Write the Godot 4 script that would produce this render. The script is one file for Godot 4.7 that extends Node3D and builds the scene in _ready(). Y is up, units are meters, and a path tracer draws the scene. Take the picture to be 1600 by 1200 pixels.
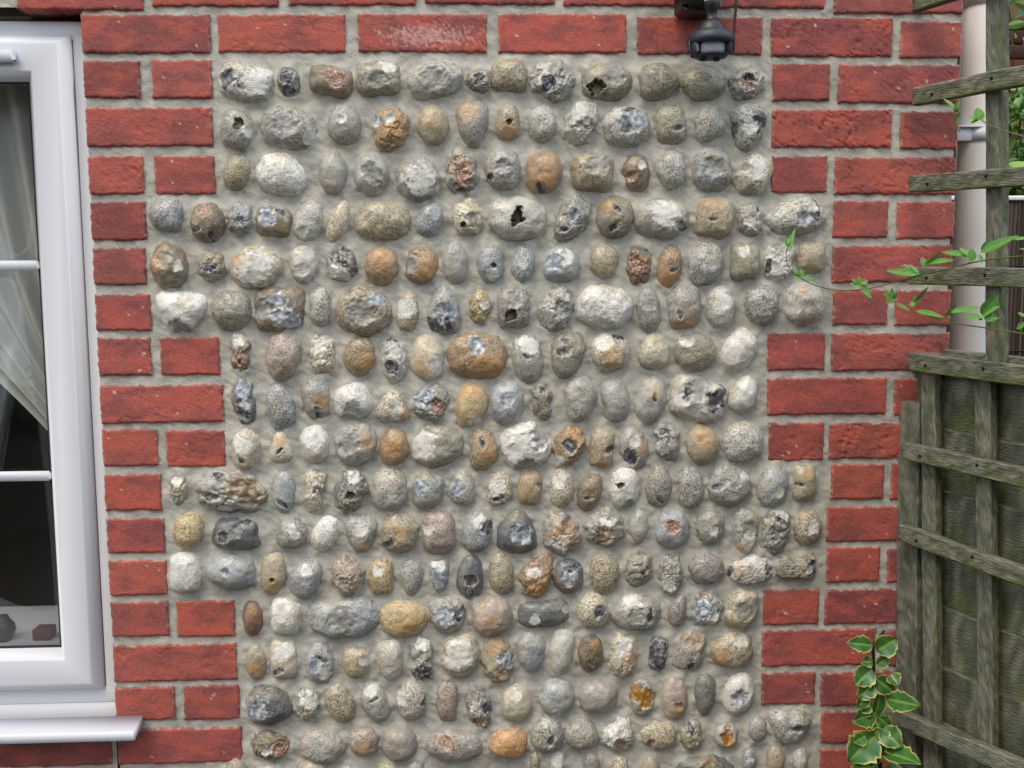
extends Node3D
# A knapped-flint panel with brick quoins beside a white window, a security light above and a weathered fence with trellis.
# World: x along the wall, y up, z towards the viewer; z = 0 is the face of the bricks. Lengths in tables are millimetres.

const NOTED := {
	38: "broken cream flint with a yellowish face beside the upper right bricks", 46: "large flint with a broad white face rimmed with orange", 65: "large pale flint pierced by a dark hole",
	105: "large rusty orange cobble", 131: "longest grey flint with a hollow tan face", 138: "chalk white rounded cobble beside the bricks", 161: "small white flint with a round hole",
	217: "narrow black glassy flint", 220: "grey cobble with an amber hollow", 229: "smooth apricot orange cobble near the bottom",
}
var mats := {}
var tones := {}
var soft := FastNoiseLite.new()
var lumps := FastNoiseLite.new()
var grit := FastNoiseLite.new()
var ridge := FastNoiseLite.new()


func _ready() -> void:
	var cam := Camera3D.new()
	cam.name = "camera"
	cam.rotation_order = EULER_ORDER_YXZ
	cam.position = Vector3(0.61821, 1.55973, 1.73126)
	cam.rotation_degrees = Vector3(-6.359, -2.5281, -0.3583)
	cam.fov = 41.112
	cam.near = 0.05
	cam.far = 200.0
	add_child(cam)
	cam.current = true
	var env := Environment.new()
	env.background_mode = Environment.BG_SKY
	env.tonemap_mode = Environment.TONE_MAPPER_LINEAR
	env.tonemap_exposure = 2.9
	env.sdfgi_enabled = true
	env.ssao_enabled = true
	env.ssil_enabled = true
	var sky := Sky.new()
	var air := ProceduralSkyMaterial.new()
	air.sky_top_color = Color(0.80, 0.85, 0.92)
	air.sky_horizon_color = Color(0.84, 0.87, 0.90)
	air.sky_curve = 0.25
	air.ground_bottom_color = Color(0.30, 0.28, 0.25)
	air.ground_horizon_color = Color(0.45, 0.44, 0.42)
	air.sun_angle_max = 40.0
	air.sky_energy_multiplier = 1.0
	sky.sky_material = air
	env.sky = sky
	var surround := WorldEnvironment.new()
	surround.name = "daylight"
	surround.environment = env
	add_child(surround)
	var sun := DirectionalLight3D.new()
	sun.name = "sun"
	sun.light_color = Color(1.0, 0.96, 0.90)
	sun.light_energy = 0.32
	sun.light_angular_distance = 32.0
	sun.shadow_enabled = true
	sun.position = Vector3(-2, 6, 4)
	add_child(sun)
	sun.look_at_from_position(Vector3(-2.2, 6.0, 3.2), Vector3.ZERO)

	set_noise(soft, 11, 0.022, 3)
	set_noise(lumps, 23, 0.05, 2)
	set_noise(grit, 37, 0.19, 2)
	set_noise(ridge, 51, 0.03, 3)
	make_tones()
	make_materials()
	surroundings()
	house_wall()
	casement_window()
	behind_the_glass()
	security_light()
	downpipe()
	fence_and_trellis()
	beyond_the_fence()
	plants()


# ---------------------------------------------------------------- helpers

func set_noise(n: FastNoiseLite, s: int, f: float, octaves: int) -> void:
	n.seed = s
	n.noise_type = FastNoiseLite.TYPE_SIMPLEX_SMOOTH
	n.frequency = f
	n.fractal_octaves = octaves


func rgb(r: int, g: int, b: int) -> Color:
	return Color8(r, g, b).srgb_to_linear()


func thing(called: String, label: String, category: String, group := "") -> Node3D:
	var o := Node3D.new()
	o.name = called
	tag(o, label, category, group)
	add_child(o, true)
	return o


func tag(o: Node, label: String, category: String, group := "") -> void:
	o.set_meta("label", label)
	o.set_meta("category", category)
	if group != "":
		o.set_meta("group", group)


func part(called: String, mesh: Mesh, material: Material, parent: Node = self, at := Vector3.ZERO) -> MeshInstance3D:
	var o := MeshInstance3D.new()
	o.name = called
	o.mesh = mesh
	if material:
		o.material_override = material
	o.position = at
	parent.add_child(o, true)
	return o


func structure(called: String, mesh: Mesh, material: Material, at := Vector3.ZERO) -> MeshInstance3D:
	var o := part(called, mesh, material, self, at)
	o.set_meta("kind", "structure")
	return o


func start() -> SurfaceTool:
	var st := SurfaceTool.new()
	st.begin(Mesh.PRIMITIVE_TRIANGLES)
	return st


func quad(st: SurfaceTool, a: Vector3, b: Vector3, c: Vector3, d: Vector3) -> void:   # a b c d run clockwise seen from the front
	for p in [a, b, c, a, c, d]:
		st.add_vertex(p)


func box(st: SurfaceTool, lo: Vector3, hi: Vector3, c := 0.0) -> void:   # a box with chamfered edges
	var x := [lo.x, lo.x + c, hi.x - c, hi.x]
	var y := [lo.y, lo.y + c, hi.y - c, hi.y]
	var z := [lo.z, lo.z + c, hi.z - c, hi.z]
	quad(st, Vector3(x[1], y[2], z[3]), Vector3(x[2], y[2], z[3]), Vector3(x[2], y[1], z[3]), Vector3(x[1], y[1], z[3]))
	quad(st, Vector3(x[2], y[2], z[0]), Vector3(x[1], y[2], z[0]), Vector3(x[1], y[1], z[0]), Vector3(x[2], y[1], z[0]))
	quad(st, Vector3(x[3], y[2], z[2]), Vector3(x[3], y[2], z[1]), Vector3(x[3], y[1], z[1]), Vector3(x[3], y[1], z[2]))
	quad(st, Vector3(x[0], y[2], z[1]), Vector3(x[0], y[2], z[2]), Vector3(x[0], y[1], z[2]), Vector3(x[0], y[1], z[1]))
	quad(st, Vector3(x[1], y[3], z[1]), Vector3(x[2], y[3], z[1]), Vector3(x[2], y[3], z[2]), Vector3(x[1], y[3], z[2]))
	quad(st, Vector3(x[1], y[0], z[2]), Vector3(x[2], y[0], z[2]), Vector3(x[2], y[0], z[1]), Vector3(x[1], y[0], z[1]))
	if c <= 0.0:
		return
	quad(st, Vector3(x[1], y[3], z[2]), Vector3(x[2], y[3], z[2]), Vector3(x[2], y[2], z[3]), Vector3(x[1], y[2], z[3]))
	quad(st, Vector3(x[1], y[1], z[3]), Vector3(x[2], y[1], z[3]), Vector3(x[2], y[0], z[2]), Vector3(x[1], y[0], z[2]))
	quad(st, Vector3(x[2], y[2], z[3]), Vector3(x[3], y[2], z[2]), Vector3(x[3], y[1], z[2]), Vector3(x[2], y[1], z[3]))
	quad(st, Vector3(x[0], y[2], z[2]), Vector3(x[1], y[2], z[3]), Vector3(x[1], y[1], z[3]), Vector3(x[0], y[1], z[2]))
	quad(st, Vector3(x[2], y[3], z[2]), Vector3(x[2], y[3], z[1]), Vector3(x[3], y[2], z[1]), Vector3(x[3], y[2], z[2]))
	quad(st, Vector3(x[0], y[2], z[1]), Vector3(x[1], y[3], z[1]), Vector3(x[1], y[3], z[2]), Vector3(x[0], y[2], z[2]))
	for i in [0, 3]:
		for j in [0, 3]:
			var a := Vector3(x[i], y[1 + j / 3], z[2])
			var b := Vector3(x[1 + i / 3], y[j], z[2])
			var d := Vector3(x[1 + i / 3], y[1 + j / 3], z[3])
			for p in ([a, b, d] if (i == j) != (i == 3) or i != j and i == 3 else [a, d, b]):
				st.add_vertex(p)
		quad(st, Vector3(x[i], y[1], z[2]), Vector3(x[1 + i / 3], y[0], z[2]), Vector3(x[1 + i / 3], y[0], z[1]), Vector3(x[i], y[1], z[1]))


func box_mesh(lo: Vector3, hi: Vector3, c := 0.0) -> ArrayMesh:
	var st := start()
	box(st, lo, hi, c)
	st.generate_normals()
	return st.commit()


func grid_mesh(points: PackedVector3Array, colors: PackedColorArray, wide: int, high: int, uvs := PackedVector2Array()) -> ArrayMesh:   # rows run downwards, columns to the right, seen from the front
	var st := start()
	st.set_smooth_group(0)
	for i in points.size():
		if colors.size():
			st.set_color(colors[i])
		if uvs.size():
			st.set_uv(uvs[i])
		st.add_vertex(points[i])
	for j in high - 1:
		for i in wide - 1:
			var k := j * wide + i
			for q in [k, k + 1, k + wide + 1, k, k + wide + 1, k + wide]:
				st.add_index(q)
	st.generate_normals()
	return st.commit()


func lathe(profile: Array, sides := 32) -> ArrayMesh:   # Vector2(radius, height) from the top downwards, about y
	var pts := PackedVector3Array()
	for p in profile:
		for i in sides + 1:
			var a := -TAU * i / sides
			pts.append(Vector3(p.x * cos(a), p.y, p.x * sin(a)))
	return grid_mesh(pts, PackedColorArray(), sides + 1, profile.size())


func tube(path: PackedVector3Array, r0: float, r1: float, sides := 7) -> ArrayMesh:
	var pts := PackedVector3Array()
	for i in path.size():
		var d := (path[mini(i + 1, path.size() - 1)] - path[maxi(i - 1, 0)]).normalized()
		var side := d.cross(Vector3(0.31, 0.2, 0.93)).normalized()
		var up := side.cross(d)
		var r := lerpf(r0, r1, float(i) / (path.size() - 1))
		for k in sides + 1:
			var a := TAU * k / sides
			pts.append(path[i] + (side * cos(a) + up * sin(a)) * r)
	return grid_mesh(pts, PackedColorArray(), sides + 1, path.size())


func smooth_path(text: String, steps := 4) -> PackedVector3Array:
	var c := Curve3D.new()
	var raw := PackedVector3Array()
	for s in text.split(" , "):
		var t := s.split_floats(" ")
		raw.append(Vector3(t[0], t[1], t[2]) * 0.001)
	for i in raw.size():
		var d := (raw[mini(i + 1, raw.size() - 1)] - raw[maxi(i - 1, 0)]) / 6.0
		c.add_point(raw[i], -d, d)
	var out := PackedVector3Array()
	for i in (raw.size() - 1) * steps + 1:
		out.append(c.samplef(float(i) / steps))
	return out


func texture(f: float, octaves: int, low: Color, high: Color, s: int, size := 512, kind := FastNoiseLite.TYPE_SIMPLEX_SMOOTH) -> NoiseTexture2D:
	var n := FastNoiseLite.new()
	n.seed = s
	n.noise_type = kind
	n.frequency = f
	n.fractal_octaves = octaves
	var g := Gradient.new()
	g.set_color(0, low)
	g.set_color(1, high)
	var t := NoiseTexture2D.new()
	t.width = size
	t.height = size
	t.seamless = true
	t.noise = n
	t.color_ramp = g
	return t


func surface(called: String, color: Color, rough: float, vertex := false) -> StandardMaterial3D:
	var m := StandardMaterial3D.new()
	m.resource_name = called
	m.albedo_color = color
	m.roughness = rough
	m.vertex_color_use_as_albedo = vertex
	mats[called] = m
	return m


func world_grain(m: StandardMaterial3D, scale: Vector3, albedo: Texture2D, height: Texture2D, relief: float, in_world := true) -> void:
	m.uv1_triplanar = true
	m.uv1_world_triplanar = in_world
	m.uv1_scale = scale
	m.albedo_texture = albedo
	if height:
		m.heightmap_enabled = true
		m.heightmap_texture = height
		m.heightmap_scale = relief


func make_tones() -> void:
	tones = {
		"grey": [rgb(166, 163, 153), rgb(140, 139, 132)], "pale": [rgb(186, 183, 171), rgb(165, 161, 148)], "white": [rgb(216, 213, 205), rgb(190, 186, 176)],
		"tan": [rgb(176, 159, 124), rgb(150, 137, 112)], "olive": [rgb(156, 149, 124), rgb(133, 127, 106)], "brown": [rgb(138, 119, 90), rgb(112, 98, 76)],
		"orange": [rgb(182, 142, 92), rgb(156, 126, 88)], "yellow": [rgb(194, 166, 104), rgb(168, 144, 94)], "cream": [rgb(202, 189, 158), rgb(174, 160, 132)],
		"dark": [rgb(112, 114, 116), rgb(88, 91, 95)], "blue": [rgb(162, 165, 167), rgb(136, 140, 144)], "redbrown": [rgb(134, 92, 66), rgb(112, 82, 64)],
		"pinktan": [rgb(178, 156, 136), rgb(156, 138, 124)], "pinkgrey": [rgb(162, 152, 146), rgb(142, 136, 130)], "ochre": [rgb(178, 150, 100), rgb(152, 132, 98)],
		"apricot": [rgb(206, 150, 90), rgb(190, 136, 84)], "darkgrey": [rgb(122, 126, 120), rgb(106, 110, 108)],
	}


func make_materials() -> void:
	var fine := texture(0.06, 4, Color(0.78, 0.78, 0.77), Color(1.0, 1.0, 1.0), 5)
	var fine_h := texture(0.05, 4, Color.BLACK, Color.WHITE, 6)
	var cortex := surface("flint_cortex", Color.WHITE, 0.36, true)
	world_grain(cortex, Vector3(9, 9, 9), fine, fine_h, 0.05)
	var glassy := surface("flint_core", Color.WHITE, 0.22, true)
	world_grain(glassy, Vector3(9, 9, 9), fine, fine_h, 0.02)
	var sand := texture(0.09, 4, Color(0.86, 0.86, 0.85), Color(1, 1, 1), 8)
	var sand_h := texture(0.10, 4, Color.BLACK, Color.WHITE, 9)
	var mortar := surface("mortar", Color.WHITE, 0.95, true)
	world_grain(mortar, Vector3(6, 6, 6), sand, sand_h, 0.08)
	var bare := surface("plain_mortar", rgb(160, 157, 150), 0.95)
	world_grain(bare, Vector3(6, 6, 6), sand, sand_h, 0.12)
	var brick_a := texture(0.05, 5, Color(0.80, 0.78, 0.77), Color(1, 1, 1), 14)
	var brick_h := texture(0.05, 5, Color.BLACK, Color.WHITE, 15)
	var brick := surface("red_brick", Color.WHITE, 0.85, true)
	world_grain(brick, Vector3(4, 9, 9), brick_a, brick_h, 0.03)
	var wood_a := texture(0.045, 5, Color(0.60, 0.60, 0.57), Color(1, 1, 1), 21)
	var wood_h := texture(0.03, 5, Color.BLACK, Color.WHITE, 22)
	var wood := surface("weathered_wood", Color.WHITE, 0.9, true)
	world_grain(wood, Vector3(2.6, 20, 20), wood_a, wood_h, 0.20, false)
	surface("white_plastic", rgb(228, 229, 232), 0.30)
	surface("cream_plastic", rgb(244, 242, 240), 0.35)
	surface("grey_seal", rgb(70, 66, 78), 0.7)
	surface("black_rubber", rgb(28, 28, 30), 0.7)
	surface("slate_plastic", rgb(88, 102, 116), 0.5)
	surface("black_plastic", rgb(24, 26, 30), 0.4)
	surface("dark_plastic", rgb(56, 63, 70), 0.45)
	surface("frosted_lens", rgb(208, 210, 218), 0.4)
	surface("chrome", rgb(190, 190, 185), 0.2).metallic = 0.8
	surface("nail_steel", rgb(70, 66, 62), 0.5).metallic = 0.6
	var glass := surface("window_glass", Color(0.3, 0.34, 0.33, 0.012), 0.02)
	glass.transparency = BaseMaterial3D.TRANSPARENCY_ALPHA
	var cloth := surface("net_curtain", rgb(222, 224, 220), 0.95)
	cloth.cull_mode = BaseMaterial3D.CULL_DISABLED
	cloth.backlight_enabled = true
	cloth.backlight = Color(0.35, 0.35, 0.33)
	surface("plaster", rgb(142, 120, 102), 0.95)
	surface("carpet", rgb(92, 80, 70), 1.0)
	surface("terracotta", rgb(160, 92, 66), 0.85)
	surface("old_brick", rgb(150, 112, 92), 0.9)
	surface("violet_glaze", rgb(80, 64, 96), 0.4)
	var leaf := surface("vine_leaf", Color.WHITE, 0.5, true)
	leaf.cull_mode = BaseMaterial3D.CULL_DISABLED
	leaf.backlight_enabled = true
	leaf.backlight = Color(0.45, 0.6, 0.2)
	var holly := surface("glossy_leaf", Color.WHITE, 0.38, true)
	holly.cull_mode = BaseMaterial3D.CULL_DISABLED
	holly.backlight_enabled = true
	holly.backlight = Color(0.12, 0.2, 0.05)
	surface("green_stem", rgb(150, 162, 92), 0.6)
	surface("brown_stem", rgb(98, 78, 74), 0.8)
	var shrub := surface("shrub_leaf", Color.WHITE, 0.5, true)
	shrub.cull_mode = BaseMaterial3D.CULL_DISABLED
	shrub.backlight_enabled = true
	shrub.backlight = Color(0.3, 0.4, 0.1)
	var reed_m := surface("reed", Color.WHITE, 0.8, true)
	reed_m.roughness = 0.8
	surface("wire", rgb(90, 84, 78), 0.5)
	var paving := surface("paving", rgb(150, 132, 104), 0.9)
	world_grain(paving, Vector3(0.7, 0.7, 0.7), texture(0.02, 5, Color(0.55, 0.53, 0.5), Color(1, 1, 1), 31), null, 0.0)
	var far_brick := surface("far_brick", rgb(140, 92, 72), 0.9)
	world_grain(far_brick, Vector3(1, 3, 1), texture(0.03, 3, Color(0.6, 0.58, 0.56), Color(1, 1, 1), 33), null, 0.0)
	surface("far_render", rgb(164, 138, 108), 0.9)
	surface("roof_tile", rgb(120, 70, 56), 0.9)


# ---------------------------------------------------------------- ground and what faces the wall

func surroundings() -> void:
	var st := start()
	quad(st, Vector3(-60, 0, -60), Vector3(60, 0, -60), Vector3(60, 0, 60), Vector3(-60, 0, 60))
	st.generate_normals()
	structure("ground", st.commit(), mats.paving)
	var hedge := thing("garden_hedge", "dense dark green hedge across the garden facing the wall", "hedge")
	var pts := PackedVector3Array()
	var cols := PackedColorArray()
	for j in 25:
		for i in 121:
			var a := PI * j / 24.0
			var x := 6.5 - 13.0 * i / 120.0
			var p := Vector3(x, 1.15 + 1.15 * cos(a), 6.4 - 0.8 * sin(a))
			var w := lumps.get_noise_3d(p.x * 90, p.y * 90, p.z * 90)
			p += Vector3(w * 0.1, w * 0.12, -absf(w) * 0.25)
			pts.append(Vector3(p.x, maxf(p.y, 0.0), p.z))
			cols.append(rgb(46, 62, 34).lerp(rgb(84, 98, 50), 0.5 + 0.5 * soft.get_noise_2d(p.x * 300, p.y * 300)))
	part("clipped_face", grid_mesh(pts, cols, 121, 25), mats.shrub_leaf, hedge)
	var house := thing("neighbouring_house", "brick house with a tiled roof standing beyond the hedge", "house")
	part("wall", box_mesh(Vector3(-9, 0, 11), Vector3(8, 3.4, 17)), mats.far_brick, house)
	var roof := start()
	quad(roof, Vector3(8.3, 6.6, 14), Vector3(-9.3, 6.6, 14), Vector3(-9.3, 3.3, 10.7), Vector3(8.3, 3.3, 10.7))
	quad(roof, Vector3(-9.3, 6.6, 14), Vector3(8.3, 6.6, 14), Vector3(8.3, 3.3, 17.3), Vector3(-9.3, 3.3, 17.3))
	for x in [-9.3, 8.3]:
		roof.add_vertex(Vector3(x, 3.3, 10.7))
		roof.add_vertex(Vector3(x, 6.6, 14))
		roof.add_vertex(Vector3(x, 3.3, 17.3))
	roof.generate_normals()
	part("roof", roof.commit(), mats.roof_tile, house)


# ---------------------------------------------------------------- the wall: bricks, mortar, cobbles

func brick_rows() -> PackedStringArray:   # tone and folds, left, right, bottom, top
	return PackedStringArray([
		"r0  -96 103 1980 2042 x", "r0  118 319 1987 2045 x", "r1  335 542 1990 2049 x",
		"m0  557 768 1992 2051 x", "r0  783 992 1991 2052 x", "m0  1007 1218 1989 2051 x",
		"r0  1234 1452 1981 2046 x", "r0  3 208 1913 1973 x", "r1  221 426 1915 1974 x",
		"b1  447 656 1916 1976 x", "r0  676 887 1915 1977 x", "r1  905 1114 1914 1973 x",
		"r2  1129 1334 1911 1973 x", "m0  1348 1452 1909 1968 x", "p0  3 93 1842 1900 x",
		"r0  112 208 1842 1902 x", "m0  1134 1230 1839 1899 x", "m1  1245 1452 1835 1897 x",
		"r1  3 206 1765 1826 x", "r3  1134 1338 1762 1824 x", "d1  1354 1452 1759 1821 x",
		"r2  3 92 1688 1749 x", "o0  110 207 1688 1749 x", "r0  1135 1229 1687 1747 x",
		"r2  1243 1452 1684 1745 x", "m0  3 92 1613 1675 x", "r0  1243 1337 1611 1673 x",
		"r0  1353 1452 1609 1671 x", "p0  3 88 1540 1600 x", "r1  1243 1452 1536 1597 x",
		"r0  3 93 1464 1524 x", "r0  1247 1341 1463 1523 x", "r0  1356 1452 1460 1521 x",
		"r1  3 90 1389 1451 x", "r0  106 203 1389 1451 x", "r1  1135 1234 1386 1449 x",
		"r2  1246 1452 1383 1447 x", "r1  3 207 1308 1371 x", "r0  1136 1344 1308 1371 x",
		"r0  1359 1452 1305 1368 x", "r0  3 94 1235 1297 x", "r1  109 207 1232 1294 x",
		"r2  1140 1236 1228 1293 x", "r3  1247 1452 1229 1291 x", "r0  3 97 1158 1220 x",
		"m0  1252 1345 1157 1219 x", "r0  1359 1452 1155 1218 x", "r0  3 99 1084 1144 x",
		"r1  1246 1452 1081 1143 x", "r0  3 100 1010 1070 x", "m0  1248 1343 1008 1070 x",
		"r0  1357 1452 1006 1066 x", "r0  3 100 936 997 x", "o0  114 212 934 997 x",
		"o1  1137 1236 932 996 x", "m1  1247 1452 931 993 x", "r1  3 213 855 920 x",
		"r1  1136 1340 856 922 x", "r0  1354 1452 852 917 x", "m0  3 104 786 845 x",
		"m0  120 215 784 845 x", "m0  1137 1233 785 843 x", "m1  1244 1452 780 841 x",
		"r0  3 217 706 768 x", "m0  1246 1338 710 769 x", "r0  1352 1452 707 766 x",
		"r0  3 106 631 691 x", "m0  123 217 628 688 x", "m1  1246 1452 636 698 x",
		"r0  14 219 552 613 x", "r0  1244 1336 564 625 x", "r0  1350 1452 560 622 x",
		"m0  -218 -8 706 764 x", "m0  -322 -230 706 764 x", "m0  -106 -8 630 692 x",
		"m0  -320 -118 630 692 x", "m0  -440 -332 630 692 x", "m0  -212 -8 553 617 x",
		"m0  -420 -224 553 617 x", "m0  3 93 478 541 x", "m0  112 208 478 541 x",
		"m0  1237 1340 478 541 x", "m0  1350 1452 478 541 x", "m0  -106 -8 478 541 x",
		"m0  -320 -118 478 541 x", "m0  3 208 403 466 x", "m0  1125 1227 403 466 x",
		"m0  1237 1452 403 466 x", "m0  -212 -8 403 466 x", "m0  -420 -224 403 466 x",
		"m0  3 93 328 391 x", "m0  112 208 328 391 x", "m0  1237 1340 328 391 x",
		"m0  1350 1452 328 391 x", "m0  -106 -8 328 391 x", "m0  -320 -118 328 391 x",
	])


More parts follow.
